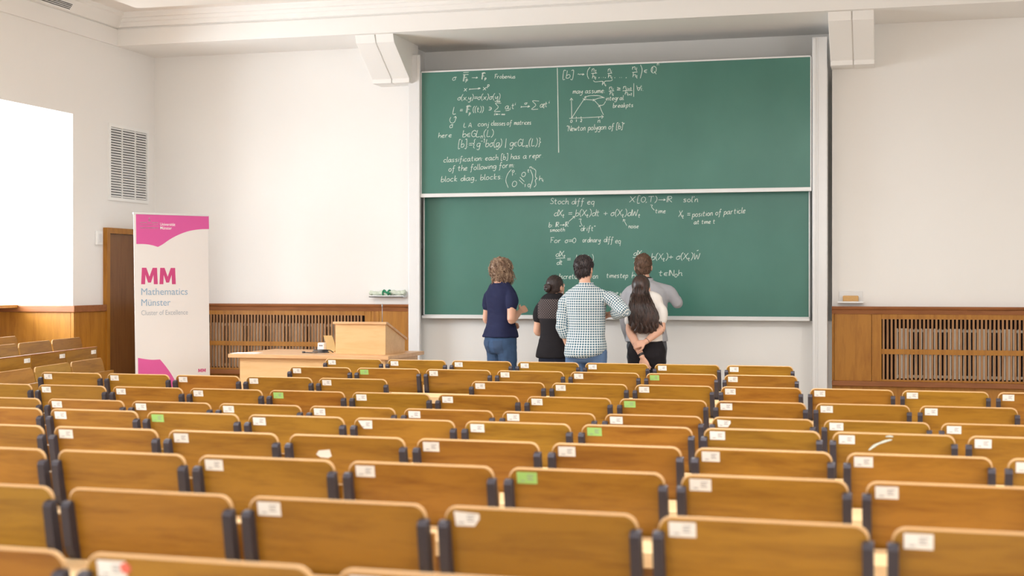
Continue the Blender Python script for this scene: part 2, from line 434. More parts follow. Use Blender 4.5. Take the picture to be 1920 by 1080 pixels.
for i, (a, c) in enumerate(WIN):
    b = MB(); b.box(XL - 1.2, XL - .62, a, c, 1.27, 1.30); struct(b.build('trim_%d' % (10 + i), M['panel']))  # deep sill boards added to keep window light off the jamb wood
    w = thing('window_%d' % (i + 1), None, None, (XL - 1.3, (a + c) / 2, 1.30), kind='structure')
    h = (c - a) / 2; b = MB(); H = NICHE_T - 1.30
    for y0, y1, z0, z1 in ((-h, -h + .07, 0, H), (h - .07, h, 0, H), (-h, h, 0, .07), (-h, h, H - .07, H), (-.04, .04, .02, H - .02), (-h + .02, h - .02, H * .68, H * .68 + .06)):
        e_ = .04 if y1 - y0 > .1 and z1 - z0 < .1 and z0 in (0, H - .07) else (.036 if y1 - y0 < .075 else .032)
        if y0 == -.04: e_ = .028
        b.box(-e_, e_, y0, y1, z0, z1)
    b.build('window_frame', M['white'], w)
    b = MB(); b.box(-.004, .004, -h + .06, h - .06, .06, H - .06); b.build('pane', M['pane'], w)
# beam and crown mouldings
def extr_x(prof, x0, x1):
    b = MB(); b.prism([Vector((0, y, z)) for y, z in prof], (1, 0, 0), x0, x1); return b
prof = [(15.1, 4.10), (13.56, 4.10), (13.56, 4.278), (13.575, 4.283), (13.575, 4.293), (13.545, 4.298), (13.54, 4.345), (13.52, 4.352), (13.515, 4.385),
        (13.485, 4.39), (13.475, 4.405), (13.45, 4.425), (13.44, 4.445), (15.1, 4.445)]
struct(extr_x(prof, XL - .1, XR + .1).build('trim_1', M['wall']))
b = MB(); pl = [(XL - .1, 4.10), (XL + .03, 4.10), (XL + .03, 4.278), (XL + .02, 4.29), (XL + .05, 4.295), (XL + .13, 4.40), (XL + .16, 4.41), (XL + .18, 4.445), (XL - .1, 4.445)]
b.prism([Vector((x, 0, z)) for x, z in pl], (0, 1, 0), YB, 13.56); struct(b.build('trim_2', M['wall']))
# corbels under the beam
for i, (x0, x1) in enumerate(((-5.42, -5.0), (-.62, -.2))):
    b = MB(); xm = (x0 + x1) / 2 + .01
    for a, c in ((x0, xm - .006), (xm + .006, x1)):
        b.prism([Vector((0, y, z)) for y, z in ((14.42, 4.12), (13.62, 4.12), (13.66, 4.02), (14.13, 3.71), (14.13, 3.665), (14.42, 3.665))], (1, 0, 0), a, c)
    b.prism([Vector((0, y, z)) for y, z in ((14.42, 4.12), (13.64, 4.12), (13.68, 4.02), (14.15, 3.71), (14.15, 3.668), (14.42, 3.668))], (1, 0, 0), xm - .007, xm + .007)
    struct(b.build('trim_%d' % (3 + i), M['wall'], bevel=.004))

# ------------------------------------------------------------------ wainscot
WT, WB = 1.295, .525
def cap_profile(b, x0, x1, y=YF):
    b.prism([Vector((0, yy, z)) for yy, z in ((y + .01, WT), (y - .075, WT), (y - .08, WT - .012), (y - .075, WT - .028), (y - .06, WT - .034), (y - .055, WT - .075), (y + .01, WT - .075))], (1, 0, 0), x0, x1)
def wainscot(idx, x0, x1, g0, g1, seams, radx):
    t = thing('trim_%d' % idx, None, None, (0, 0, 0), kind='structure')
    b = MB(); cap_profile(b, x0, x1); b.build('cap_rail', M['cap'], t)
    b = MB()
    y0, y1 = YF - .045, YF
    for s0, s1 in seams: b.box(s0, s1, y0, y1, WB + .03, WT - .07)
    b.box(g0, g1, y0 - .002, y0 + .02, WT - .125, WT - .07); b.box(g0, g1, y0 - .002, y0 + .02, WB + .03, WB + .05)
    b.box(x0, x1, y0 + .02, y1, 0, WB)
    b.build('panel', M['panel'], t, bevel=.002, bseg=1)
    b = MB(); b.box(x0, x1, y0 - .022, y1, WB - .02, WB + .03); b.build('base_rail', M['cap'], t, bevel=.004)
    b = MB(); n = int((g1 - g0) / .0385)
    for k in range(n):
        x = g0 + .019 + k * .0385
        b.box(x - .0095, x + .0095, y0 - .004, y0 + .012, WB + .045, WT - .12)
    b.build('slat_grille', M['slat'], t)
    b = MB(); zm = WB + .30; b.box(g0, g1, y0 - .010, y0 + .012, zm, zm + .05); b.build('mid_rail', M['panel'], t)
    b = MB(); b.box(g0, g1, YF - .004, YF, WB + .03, WT - .07); b.build('cavity_shade_board', M['dark'], t)  # sheet coloured dark to stand for the shade behind the slats
    r = thing('radiator', None, None, (0, 0, 0))
    return r
WX = lambda px: on_y(px, 600, YF - .04).x
x397, x685, x765 = XL, WX(684), NX0
ra = wainscot(5, XL, NX0, XL + .1, x685, [(XL, XL + .1), (x685, x685 + .075), (x685 + .078, x685 + .165), (x685 + .168, NX0 - .015), (NX0 - .012, NX0)], None)
x1653, x1635 = WX(1653), WX(1634)
rb = wainscot(6, NX1, XR, x1653, XR - .4, [(NX1, NX1 + .02), (NX1 + .023, x1635), (x1635 + .003, x1653), (XR - .4, XR)], None)
def radiator(r, x0, x1, label):
    tag(r, label, 'radiator', 'radiators behind the wooden grilles')
    b = MB(); n = int((x1 - x0) / .0457)
    for k in range(n):
        x = x0 + k * .0457; b.box(x, x + .028, YF - .031, YF - .012, WB + .06, WT - .215)
    b.build('column_fins', M['rad'], r, bevel=.003, bseg=1)
    b = MB(); b.box(x0, x1, YF - .02, YF - .0045, WT - .25, WT - .225); b.box(x0, x1, YF - .02, YF - .0045, WB + .07, WB + .095); b.build('header_pipe', M['rad'], r)
radiator(ra, XL + .22, x685 - .02, 'pale radiator behind the wooden slat grille left of the boards')
radiator(rb, x1653 + .13, XR - .5, 'pale radiator behind the wooden slat grille right of the boards')
# left wall wainscot: between the door and the bay, and on the far jamb of the bay
t = thing('trim_7', None, None, kind='structure')
YD0, YD1 = 13.38, 14.28
b = MB(); b.box(XL, XL + .03, 12.75, YD0 - .06, 0, WT - .07); b.box(XL - 1.2, XL - .01, 12.72, 12.75, 0, WT - .07); b.box(XL - .008, XL + .03, 12.72, 12.748, 0, WT - .07)
b.build('panel', M['panel'], t, bevel=.002, bseg=1)
b = MB(); b.box(XL - 1.2, XL + .05, 12.70, 12.75, WT - .07, WT); b.box(XL, XL + .05, 12.75, YD0 - .06, WT - .07, WT); b.build('cap_rail', M['cap'], t, bevel=.006)
# door in the left wall
t = thing('door_1', None, None, (XL, YD0, 0), kind='structure')
DH = 2.06
b = MB(); w = YD1 - YD0
b.box(0, .05, -.06, .0, 0, DH); b.box(0, .05, w, w + .06, 0, DH); b.box(0, .05, -.06, w + .06, DH, DH + .06)
b.build('door_frame', M['panel'], t)
b = MB(); b.box(.0, .02, .004, w - .004, .01, DH - .004); b.build('door_leaf', M['door'], t)
b = MB()
for z in (.3, 1.75): b.tube([(.028, .012, z), (.028, .012, z + .11)], .008)
b.build('hinge', M['alu'], t, True)
b = MB(); b.tube([(.02, w - .07, 1.05), (.06, w - .07, 1.05), (.065, w - .18, 1.05)], .01); b.build('door_handle', M['alu'], t, True)
# vent grille and switch on the left wall
t = thing('vent_grille', 'tall white louvred air vent on the left wall above the door', 'vent', (XL, 13.41, 2.42))
vw, vh = .83, .83
b = MB(); f = .035
b.box(0, .02, 0, vw, 0, f); b.box(0, .02, 0, vw, vh - f, vh); b.box(0, .02, 0, f, f, vh - f); b.box(0, .02, vw - f, vw, f, vh - f)
for k in (1, 2): b.box(.002, .016, vw * k / 3 - .006, vw * k / 3 + .006, f, vh - f)
b.build('frame', M['white'], t)
b = MB()
n = 27
for k in range(n):
    z = f + (vh - 2 * f) * (k + .5) / n
    b.add([(.001, f, z + .012), (.001, vw - f, z + .012), (.014, vw - f, z - .006), (.014, f, z - .006), (.001, f, z + .009), (.001, vw - f, z + .009), (.014, vw - f, z - .009), (.014, f, z - .009)],
          [(0, 1, 2, 3), (7, 6, 5, 4), (0, 4, 5, 1), (2, 6, 7, 3), (1, 5, 6, 2), (3, 7, 4, 0)])
b.build('louvre', M['white'], t)
b = MB(); b.box(-.001, .0005, f, vw - f, f, vh - f); b.build('duct', M['black'], t)
p = on_x(183, 446, XL)
t = thing('wall_switch', 'small white switch box on the left wall beside the door', 'switch', (XL, p.y, p.z))
b = MB(); b.box(0, .03, -.055, .055, -.075, .075); b.build('housing', M['white'], t, bevel=.008)
b = MB(); b.box(.03, .036, -.03, .03, -.045, .045); b.build('rocker', M['alu'], t, bevel=.002)
t = thing('air_diffuser', 'slotted linear air diffuser in the cornice over the left wall', 'vent', (XL + .06, 0, 4.31))
b = MB(); ax = Vector((.08, 0, .105)).normalized(); nn = Vector((ax.z, 0, -ax.x))
b.obox(ax * .035 + Vector((0, 11.55, 0)), Vector((0, 1, 0)), ax, nn, 1.05, .045, .006); b.build('frame', M['white'], t)
b = MB()
for q in (.012, .030, .048, .064):
    b.obox(ax * q + nn * .007 + Vector((0, 11.55, 0)), Vector((0, 1, 0)), ax, nn, 1.03, .0038, .002)
b.build('slot', M['black'], t)

# lamps under the ceiling, added out of view to light the hall
for i, (x, y) in enumerate(ADDED_LAMPS):
    t = thing('added_lamp', 'added white box lamp out of view under the ceiling, lighting the hall', 'lamp', (x, y, 3.56), group='added lamps that light the hall')
    b = MB(); b.box(-.8, .8, -.25, .25, .0, .08); b.build('housing', M['white'], t)
    b = MB()
    for s in (-.6, .6): b.tube([(s, 0, .08), (s, 0, .885)], .008)
    b.build('rod', M['alu'], t)

# ------------------------------------------------------------------ blackboards
YU, YLo = 14.26, 14.36
bx0, bx1 = on_y(788.6, 250, YU).x, on_y(1522, 250, YU).x
UT, UBm = on_y(1150, 119, YU).z, on_y(1150, 364.5, YU).z
LTp, LBt = 2.62, on_y(1150, 599, YLo).z
def slider(name, label, x0, x1, z0, z1, y, tray):
    t = thing(name, label, 'blackboard', ((x0 + x1) / 2, y, z0), group='sliding blackboards')
    w = (x1 - x0) / 2; h = z1 - z0
    b = MB(); b.box(-w + .012, w - .012, 0, .022, .035, h - .012); b.build('writing_surface', M['board'], t)
    b = MB(); b.box(-w, w, -.006, .024, h - .016, h); b.box(-w, -w + .014, -.006, .024, 0, h); b.box(w - .014, w, -.006, .024, 0, h)
    b.build('frame', M['alu'], t, bevel=.002, bseg=1)
    b = MB()
    if tray: b.box(-w, w, -.055, .02, .0, .012); b.box(-w, w, -.06, -.05, .0, .03); b.box(-w, w, -.006, .02, 0, .04)
    else: b.box(-w, w, -.02, .024, 0, .04)
    b.build('chalk_tray', M['alu'], t, bevel=.003)
    return t
bu = slider('blackboard', 'raised upper green blackboard with a vertical chalk line and a polygon sketch', bx0, bx1, UBm, UT, YU, False)
lx0, lx1 = on_y(794, 480, YLo).x, on_y(1519, 480, YLo).x
bl = slider('blackboard', 'lower green blackboard behind the five people, equations in its upper half', lx0, lx1, LBt, LTp, YLo, True)
# guide posts
for i, (a, c, lb) in enumerate(((765.5, 787.5, 'tall white guide post at the left edge of the boards'), (1523, 1551, 'tall white guide post at the right edge of the boards'))):
    x0, x1 = on_y(a, 300, 14.22).x, on_y(c, 300, 14.22).x
    t = thing('guide_post', lb, 'post', ((x0 + x1) / 2, 14.22, 0), group='board guide posts')
    w = (x1 - x0) / 2; b = MB(); q = 1 if i == 0 else -1
    b.box(-w, w, 0, .028, 0, 3.97); b.box(-w + (0 if q > 0 else .05), w - (.05 if q > 0 else 0), .028, .2, 0, 3.97); b.build('column', M['alu'], t, bevel=.005)
    b = MB()
    if q > 0: b.box(w - .035, w - .005, -.006, .0, .05, 3.96)
    else: b.box(-w + .005, -w + .035, -.006, .0, .05, 3.96); b.box(-w + .05, -w + .056, -.004, 0, .05, 3.96)
    b.build('guide_rail', M['alu'], t, bevel=.002, bseg=1)
    b = MB(); b.box(-w - .01, w + .01, -.01, .25, 0, .03); b.build('foot_plate', M['grey'], t)
    b = MB(); b.box(-.03, .03, .2, NYB - 14.22, 1.9, 1.96); b.box(-.03, .03, .2, NYB - 14.22, 3.6, 3.66); b.build('wall_bracket', M['grey'], t)

# ------------------------------------------------------------------ chalk writing: a single stroke hand
# glyph strokes on a grid: baseline 0, x height 5, capitals 9, descenders -4
G = {
'a': '4,4.4 2.6,5 .8,3.8 .3,1.6 1.3,.1 3,1 4,4 4.2,5|4.1,4 3.9,1.2 4.8,.1 5.4,.6', 'b': '.9,9.5 .6,4 .7,.3 2.3,0 3.8,1.4 3.8,3.6 2.4,4.6 .8,3',
'c': '3.7,4.2 2.4,5 .8,3.8 .4,1.7 1.6,.1 3.8,.7', 'd': '3.8,4 2.3,4.8 .6,3 .5,1 1.8,0 3.4,1.2 4.2,5 4.5,9.4|4.4,7 4.2,1.2 5,.1',
'e': '.5,2.2 2.4,2.8 3.5,4 2.6,5 1,4.2 .3,2 1.4,.1 3.6,.6', 'f': '3.8,8.6 3,9.5 2,8.4 1.8,4 1.6,-2 .8,-3.6|.4,4.6 3.4,4.8',
'g': '3.8,4.2 2.2,5 .6,3.4 .8,1 2.4,.5 3.8,2.4 4,5|4,4 3.8,-1.6 2.4,-3.8 .6,-2.8', 'h': '.8,9.5 .7,4 .6,0|.7,2.6 2,4.6 3.4,4.4 3.6,2 3.7,.4 4.4,.1',
'i': '.8,5 .7,1 1.3,.1|1,7 1.05,7.3', 'j': '1.6,5 1.5,-2 .2,-3.6|1.7,7 1.75,7.3', 'k': '.8,9.5 .7,0|3.4,4.8 .8,2.2 3.6,.1', 'l': '.8,9.5 .7,2 1.2,.1 1.9,.4',
'm': '.5,5 .5,0|.5,3 1.6,4.8 2.5,4.4 2.6,.2|2.6,3 3.8,4.8 4.7,4.4 4.8,1 5.6,.1', 'n': '.5,5 .5,0|.5,3 1.9,4.9 3.2,4.4 3.3,1.2 4,.1', 'o': '2.2,5 .6,3.8 .4,1.4 1.9,0 3.5,1.4 3.5,3.8 2.2,5',
'p': '.6,5 .7,1 .4,-4|.6,3 2,5 3.6,4 3.4,1.2 1.8,.1 .7,1', 'q': '3.7,4.4 2.2,5 .5,3.2 .7,.9 2.2,.2 3.6,2 3.8,5|3.8,5 3.7,-3.8', 'r': '.5,5 .6,0|.6,2.8 1.6,4.8 3,4.8',
's': '3.2,4.4 1.8,5 .7,4 1.6,2.7 3.1,1.6 2.4,.2 .4,.4', 't': '1.6,8 1.5,2 2,.2 3.1,.4|.2,5.2 3.2,5.4', 'u': '.5,5 .5,1.4 1.6,.1 3.2,1.4 3.6,5|3.6,3 3.7,.8 4.4,.1',
'v': '.4,5 1.8,.1 3.6,5', 'w': '.4,5 1.2,.2 2.6,3.8 3.6,.2 5,5', 'x': '.4,5 3.6,0|3.7,5 .3,0', 'y': '.5,5 .7,2 2,1.4 3.6,5|3.7,5 3.2,-1.6 1.8,-3.8 .3,-3', 'z': '.4,5 3.5,5 .4,.1 3.6,.1',
'A': '0,0 2.6,9 4.6,0|.9,3 4,3', 'F': '1,9 .8,0|.2,9 4.4,9.3|.9,4.9 3.4,5', 'G': '4.8,7.4 3,9 .9,7 .4,3 2,.1 4.4,1.2 4.6,4 2.8,4', 'L': '1,9 .7,.2 4,.1', 'N': '.5,0 .8,9 4.4,0 4.6,9',
'R': '.6,0 .8,9 3.4,8.6 3.8,6.4 2.6,4.8 .8,4.6 4.4,0', 'S': '4,8 2.4,9.2 .8,7.6 1.8,5.2 3.8,3.4 3.2,.6 .3,.6', 'T': '.2,8.8 5,9.1|2.6,9 2.4,0', 'W': '.3,9 1.6,0 3.2,6.5 4.6,0 6.2,9', 'X': '.4,9 4.4,0|4.7,9 .1,0',
'0': '2.4,8.4 .8,6.4 .6,2.2 2.2,0 3.9,2.2 4,6.2 2.4,8.4', '1': '.6,6.4 1.8,8.4 1.7,0', '2': '.6,6.6 2,8.4 3.6,6.8 2.6,3.6 .4,.1 4,.2',
'(': '2.2,10 .8,7 .6,2.4 2,-1.6', ')': '.4,10 1.9,7 2,2.4 .5,-1.6', '[': '2.4,9.8 .6,9.7 .5,-1.4 2.4,-1.4', ']': '.2,9.8 2,9.8 2.1,-1.4 .2,-1.4', '{': '2.8,10 1.5,9 1.6,5.4 .4,4.3 1.6,3.2 1.5,-.6 2.8,-1.6', '}': '.4,10 1.7,9 1.5,5.4 2.8,4.3 1.5,3.2 1.7,-.6 .4,-1.6',
'=': '.4,4.8 4.4,5|.4,2.4 4.4,2.6', '+': '.3,3.4 4.5,3.6|2.4,5.9 2.4,1', '-': '.4,3.4 3,3.5', '.': '.5,.1 .7,.3', ',': '.9,.5 .3,-1.4', ':': '.6,.3 .7,.5|.7,3.6 .8,3.8', "'": '.8,9.4 .4,7.4', '"': '.5,9.4 .3,7.6|1.5,9.5 1.3,7.7', '|': '.6,10 .5,-2', '>': '.4,5.6 3.2,3.6 .4,1.6',
'σ': '4.6,4.9 2.2,4.8 .6,3 .8,.8 2.2,.1 3.6,1.6 3.2,4 2.2,4.8', '𝔽': '1,9 .8,0|1.9,9 1.7,0|.2,9 4.8,9.3|1.8,5 3.8,5.1', 'ℝ': '.5,0 .6,9|1.4,0 1.5,9|.6,9 3.8,8.7 4.2,6.5 3,4.9 1.5,4.7 4.8,0', 'ℕ': '.5,0 .6,9|1.4,0 1.3,9|1.3,9 4.6,0 4.8,9', 'ℚ': '2.8,9 .8,7 .6,2.4 2.6,0 4.8,2.2 4.8,6.8 2.8,9|1.6,8 1.5,1|3.2,2.4 5.6,-1.4',
'∈': '3.6,5 1.4,4.6 .4,2.6 1.4,.6 3.6,.2|.5,2.6 3.2,2.7', '∋': '.4,5 2.6,4.6 3.6,2.6 2.6,.6 .4,.2|3.5,2.6 .9,2.7', '∑': '5,9 .4,9 3,4.6 .3,0 5.2,.1', '→': '.3,3.4 6.4,3.6|4.8,5.2 6.5,3.6 4.7,2.2', '↦': '.3,5 .3,2|.3,3.5 8,3.7|6.4,5.2 8.1,3.7 6.3,2.3', '⇝': '.2,3.4 1.2,4.4 2.2,2.8 3.2,4.2 4.4,3.4 6.2,3.5|4.8,5 6.3,3.5 4.7,2.1',
'∞': '3,3 1.6,4.4 .4,3 1.6,1.6 3,3 4.4,4.4 5.6,3 4.4,1.6 3,3', '≥': '.4,7 4,5.2 .5,3.4|.5,1.6 4.2,2', '∀': '.2,9 2.4,0 4.8,9|1.2,5.2 3.8,5.3', '≫': '.4,5.6 2.4,3.6 .4,1.6|2.2,5.6 4.2,3.6 2.2,1.6', '∂': '1,7.6 2.6,8.2 3.6,5 3,1 1.6,.1 .6,1.6 1.6,3.8 3.4,3.4',
}
ADV = {'m': 6, 'w': 5.6, 'i': 1.9, 'j': 2.2, 'l': 2.2, '.': 1.8, ',': 1.8, ':': 1.8, "'": 1.6, '"': 2.4, '|': 1.8, '(': 2.9, ')': 2.9, '[': 2.9, ']': 2.9, '→': 7.4, '↦': 9, '⇝': 7.2, 'W': 7, '∞': 6.4, '∑': 6, ' ': 3.2, 'ℝ': 5.6, 'ℚ': 6, 'ℕ': 5.6, 'a': 5.4, 'T': 5.6}
def strokes_of(s):
    """strokes of a text with simple _x and ^x marks, in grid units"""
    out = []; x = 0; i = 0
    while i < len(s):
        ch = s[i]; sc, dy = 1.0, 0
        if ch in '_^' and i + 1 < len(s):
            dy = -2.2 if ch == '_' else 5.2; sc = .62; i += 1; ch = s[i]
        if ch in G:
            for st in G[ch].split('|'):
                pts = [tuple(map(float, q.split(','))) for q in st.split()]
                j = .14
                out.append([(x + px * sc + random.uniform(-j, j), dy + py * sc + random.uniform(-j, j)) for px, py in pts])
        x += (ADV.get(ch, 4.8 if ch.isupper() else 4.5)) * sc; i += 1
    return out, x
class Chalk:
    def __init__(s, board, y, conv, w=.0031):
        s.board, s.y, s.conv, s.w = board, y, conv, w; s.o = Vector(board.location)
        s.b = MB()
    def line(s, pts, smooth=True, w=None):
        """pts in photo pixels of the view the crop was read from, carried onto the board plane"""
        P = [on_y(*s.conv(*p), s.y) - s.o for p in pts]
        s.poly(P, smooth, w)
    def poly(s, P, smooth=True, w=None):
        w = w or s.w
        P = [Vector((p.x, -.0008, p.z)) for p in P]
        if len(P) == 1: return
        if smooth and len(P) > 2: P = catmull(P, 4)
        Q = [P[0]]
        for p in P[1:]:
            if (p - Q[-1]).length > .0015: Q.append(p)
        if len(Q) < 2: Q.append(Q[0] + Vector((.004, 0, 0)))
        ws = [w * random.uniform(.75, 1.1) for _ in Q]
        s.b.tube(Q, ws, 4, flat=(Vector((0, 1, 0)), .16))
    def text(s, x0, y0, x1, h, txt, y1=None, slant=.12, w=None):
        """text from (x0,y0) to x1 on a baseline, h = capital height, all read off the crop"""
        y1 = y0 if y1 is None else y1
        a = on_y(*s.conv(x0, y0), s.y) - s.o; c = on_y(*s.conv(x1, y1), s.y) - s.o
        t = on_y(*s.conv(x0, y0 - h), s.y) - s.o
        st, W = strokes_of(txt); u = (t.z - a.z) / 9.0; e = (c - a) / W
        for q in st:
            s.poly([a + e * px + Vector((slant * u * py, 0, u * py)) for px, py in q], True, w)
    def done(s, name='chalk_lettering'):
        if s.b.v: s.b.build(name, M['chalk'], s.board)
        s.b = MB()
c3 = lambda x, y: (780 + x / 4, 100 + y / 4)
c4 = lambda x, y: (1000 + x / 4.32, 350 + y / 4.32)
k = Chalk(bu, YU, c3)
T = k.text; L = k.line
T(270, 203, 302, 44, 'σ'); T(345, 210, 388, 50, '𝔽'); L([(355, 145), (396, 142)]); T(372, 207, 390, 26, 'p'); T(415, 196, 468, 34, '→')
k.done('chalk_lettering')
T(487, 195, 516, 45, '𝔽'); L([(497, 147), (516, 143)]); T(514, 196, 528, 22, 'p'); T(588, 188, 748, 30, 'Frobenius')
k.done('chalk_lettering')
T(358, 285, 386, 40, 'x'); T(396, 283, 492, 34, '↦', 276); T(500, 276, 530, 40, 'x'); T(534, 250, 552, 28, 'p')
k.done('chalk_lettering')
T(310, 352, 634, 40, 'σ(x,y)=σ(x)σ(y)', 344)
k.done('chalk_lettering')
T(273, 455, 303, 52, 'L'); T(327, 440, 350, 34, '='); T(370, 446, 408, 46, '𝔽'); L([(382, 394), (406, 390)]); T(396, 458, 410, 24, 'p'); T(424, 440, 508, 40, '((t))'); T(543, 428, 570, 44, '∋')
k.done('chalk_lettering')
T(586, 436, 640, 62, '∑'); T(606, 368, 634, 22, '∞'); T(584, 465, 670, 20, 'i≫-∞'); T(666, 418, 700, 44, 'a'); L([(672, 430), (701, 427)]); T(701, 424, 712, 24, 'i'); T(714, 416, 740, 42, 't'); T(740, 388, 750, 24, 'i')
k.done('chalk_lettering')
T(784, 418, 858, 40, '↦', 414); T(812, 384, 834, 24, 'σ'); T(864, 420, 925, 62, '∑'); T(928, 406, 956, 44, 'a'); T(956, 388, 966, 20, 'p'); T(956, 412, 963, 18, 'i'); T(964, 402, 988, 42, 't'); T(994, 376, 1004, 24, 'i')
k.done('chalk_lettering')
L([(262, 478), (253, 500), (262, 520), (283, 520), (296, 500), (297, 474)]); L([(284, 484), (297, 473), (304, 488)]); T(250, 560, 278, 44, 'σ')
k.done('chalk_lettering')
T(355, 554, 425, 32, 'L A.'); T(462, 546, 545, 34, 'conj'); T(562, 541, 672, 34, 'classes'); T(680, 538, 720, 34, 'of'); T(735, 536, 866, 34, 'matrices', 534)
k.done('chalk_lettering')
T(165, 634, 270, 36, 'here', 628); T(345, 628, 584, 48, 'b∈GL_n(L)', 622)
k.done('chalk_lettering')
T(315, 705, 944, 52, '[b]:={g^-^1bσ(g) | g∈GL_n(L)}', 692); L([(590, 703), (616, 701)])
k.done('chalk_lettering')
T(205, 818, 955, 38, 'classification: each [b] has a repr.', 782)
k.done('chalk_lettering')
T(243, 886, 742, 40, 'of the following form:', 854)
k.done('chalk_lettering')
T(185, 964, 650, 40, 'block diag., blocks:', 942)
k.done('chalk_lettering')
L([(715, 870), (688, 905), (674, 955), (692, 1008)]); T(718, 893, 738, 18, '0'); T(718, 918, 730, 18, '1'); L([(745, 902), (747, 905)]); T(788, 926, 822, 38, '0'); T(834, 892, 852, 26, 't')
k.done('chalk_lettering')
T(716, 1000, 756, 46, '0'); L([(780, 930), (812, 962)]); L([(773, 950), (805, 980)]); T(812, 1002, 826, 22, '1'); T(836, 1003, 856, 26, '0'); L([(858, 872), (876, 930), (856, 1014)]); L([(880, 864), (898, 880), (896, 925), (908, 938), (895, 952), (900, 985), (886, 1003)])
k.done('chalk_lettering')
T(850, 862, 878, 20, 'n_i'); T(920, 955, 958, 34, 'h_i')
k.done('chalk_lettering')
L([(1060, 110), (1064, 330), (1070, 745)], w=.0045)
k.done('chalk_lettering')
T(1098, 186, 1182, 52, '[b]'); T(1210, 172, 1266, 36, '⇝'); L([(1306, 104), (1288, 130), (1285, 165), (1296, 192)])
k.done('chalk_lettering')
T(1316, 138, 1358, 40, 'n_1'); L([(1315, 151), (1357, 148)]); T(1320, 188, 1356, 34, 'h_1'); T(1368, 182, 1432, 20, ',..,')
k.done('chalk_lettering')
T(1437, 138, 1468, 38, 'n_i'); L([(1437, 151), (1471, 148)]); T(1438, 184, 1474, 34, 'h_i'); T(1486, 182, 1585, 20, ', .. ,'); T(1620, 122, 1660, 38, 'n_l'); L([(1622, 144), (1661, 140)]); T(1622, 178, 1662, 34, 'h_l')
k.done('chalk_lettering')
L([(1684, 86), (1696, 125), (1682, 188)]); T(1708, 146, 1738, 40, '∈'); T(1757, 148, 1806, 52, 'ℚ'); T(1806, 90, 1824, 28, 'n')
k.done('chalk_lettering')
L([(1330, 204), (1345, 214), (1398, 210), (1410, 222), (1420, 209), (1462, 206), (1474, 196)]); T(1393, 240, 1428, 28, 'h_i')
k.done('chalk_lettering')
T(1175, 302, 1418, 36, 'may assume:', 296); T(1447, 272, 1482, 36, 'n_i'); L([(1446, 284), (1486, 281)]); T(1450, 312, 1484, 34, 'h_i'); T(1503, 284, 1534, 36, '≥')
k.done('chalk_lettering')
T(1552, 268, 1622, 36, 'n_i_+_1'); L([(1550, 281), (1622, 278)]); T(1565, 310, 1624, 34, 'h_i_+_1'); L([(1634, 225), (1633, 326)]); T(1650, 280, 1712, 38, '∀i.')
k.done('chalk_lettering')
L([(1168, 490), (1167, 410), (1165, 336)], False); L([(1155, 352), (1165, 335), (1177, 352)], False); L([(1150, 488), (1280, 482), (1405, 475)]); L([(1390, 464), (1406, 475), (1392, 488)], False)
k.done('chalk_sketch')
L([(1168, 486), (1215, 412), (1260, 345)], False); L([(1260, 345), (1335, 350)], False); L([(1335, 350), (1375, 395), (1392, 432), (1406, 462)])
k.done('chalk_sketch')
for x, y in ((1260, 345), (1335, 350), (1375, 395)): L([(x - 8, y - 8), (x + 8, y + 8)]); L([(x + 8, y - 8), (x - 8, y + 8)])
for x in (1202, 1238, 1370): L([(x, 474), (x, 490)])
L([(1264, 330), (1300, 319), (1370, 318), (1415, 335)]); L([(1342, 347), (1372, 336), (1412, 331)]); L([(1382, 392), (1406, 385), (1422, 360)]); L([(1276, 322), (1264, 330), (1278, 336)])
k.done('chalk_sketch')
T(1156, 520, 1172, 22, '0'); T(1198, 514, 1208, 18, '1'); T(1232, 514, 1246, 20, '2'); T(1362, 520, 1384, 34, 'n')
k.done('chalk_lettering')
T(1422, 354, 1558, 32, 'integral', 348); T(1475, 408, 1632, 32, 'breakpts', 402); T(1128, 584, 1562, 40, '"Newton polygon of [b]"', 564)
k.done('chalk_lettering')
k.done()
k = Chalk(bl, YLo, c4)
T = k.text; L = k.line
T(135, 140, 495, 46, 'Stoch diff eq', 144); T(778, 125, 1130, 46, 'X:[0,T)→ℝ'); T(1212, 124, 1338, 44, "sol'n")
k.done('chalk_lettering')
L([(948, 148), (965, 150), (958, 165), (980, 190)]); T(985, 214, 1074, 36, 'time')
k.done('chalk_lettering')
T(165, 238, 870, 50, 'dX_t = b(X_t)dt + σ(X_t)dW_t', 236); T(1175, 244, 1270, 50, 'X_t ='); T(1285, 246, 1720, 44, 'position of particle', 212); T(1300, 304, 1474, 36, 'at time t', 298)
k.done('chalk_lettering')
L([(288, 282), (336, 240)]); L([(318, 243), (337, 239), (333, 258)], False); L([(368, 264), (388, 262), (382, 282), (396, 318)]); T(370, 358, 502, 40, '"drift"')
k.done('chalk_lettering')
T(122, 328, 288, 38, 'b: ℝ→ℝ', 324); T(132, 366, 256, 32, 'smooth', 362); L([(757, 316), (730, 264)]); L([(726, 284), (729, 263), (746, 272)], False); T(770, 336, 854, 34, 'noise')
k.done('chalk_lettering')
T(135, 455, 345, 42, 'For σ=0'); T(398, 450, 545, 40, 'ordinary'); T(570, 446, 708, 44, 'diff eq', 462)
k.done('chalk_lettering')
T(180, 566, 264, 44, 'dX_t'); L([(184, 581), (258, 577)]); T(188, 632, 240, 40, 'dt'); T(270, 604, 302, 42, '='); T(338, 612, 490, 58, 'b(X_t)')
k.done('chalk_lettering')
T(810, 558, 894, 42, 'dX_t'); L([(806, 574), (880, 570)]); T(814, 622, 866, 38, 'dt'); T(900, 600, 930, 40, '='); T(952, 592, 1352, 50, 'b(X_t)+ σ(X_t)W', 588); L([(1324, 520), (1338, 514)])
k.done('chalk_lettering')
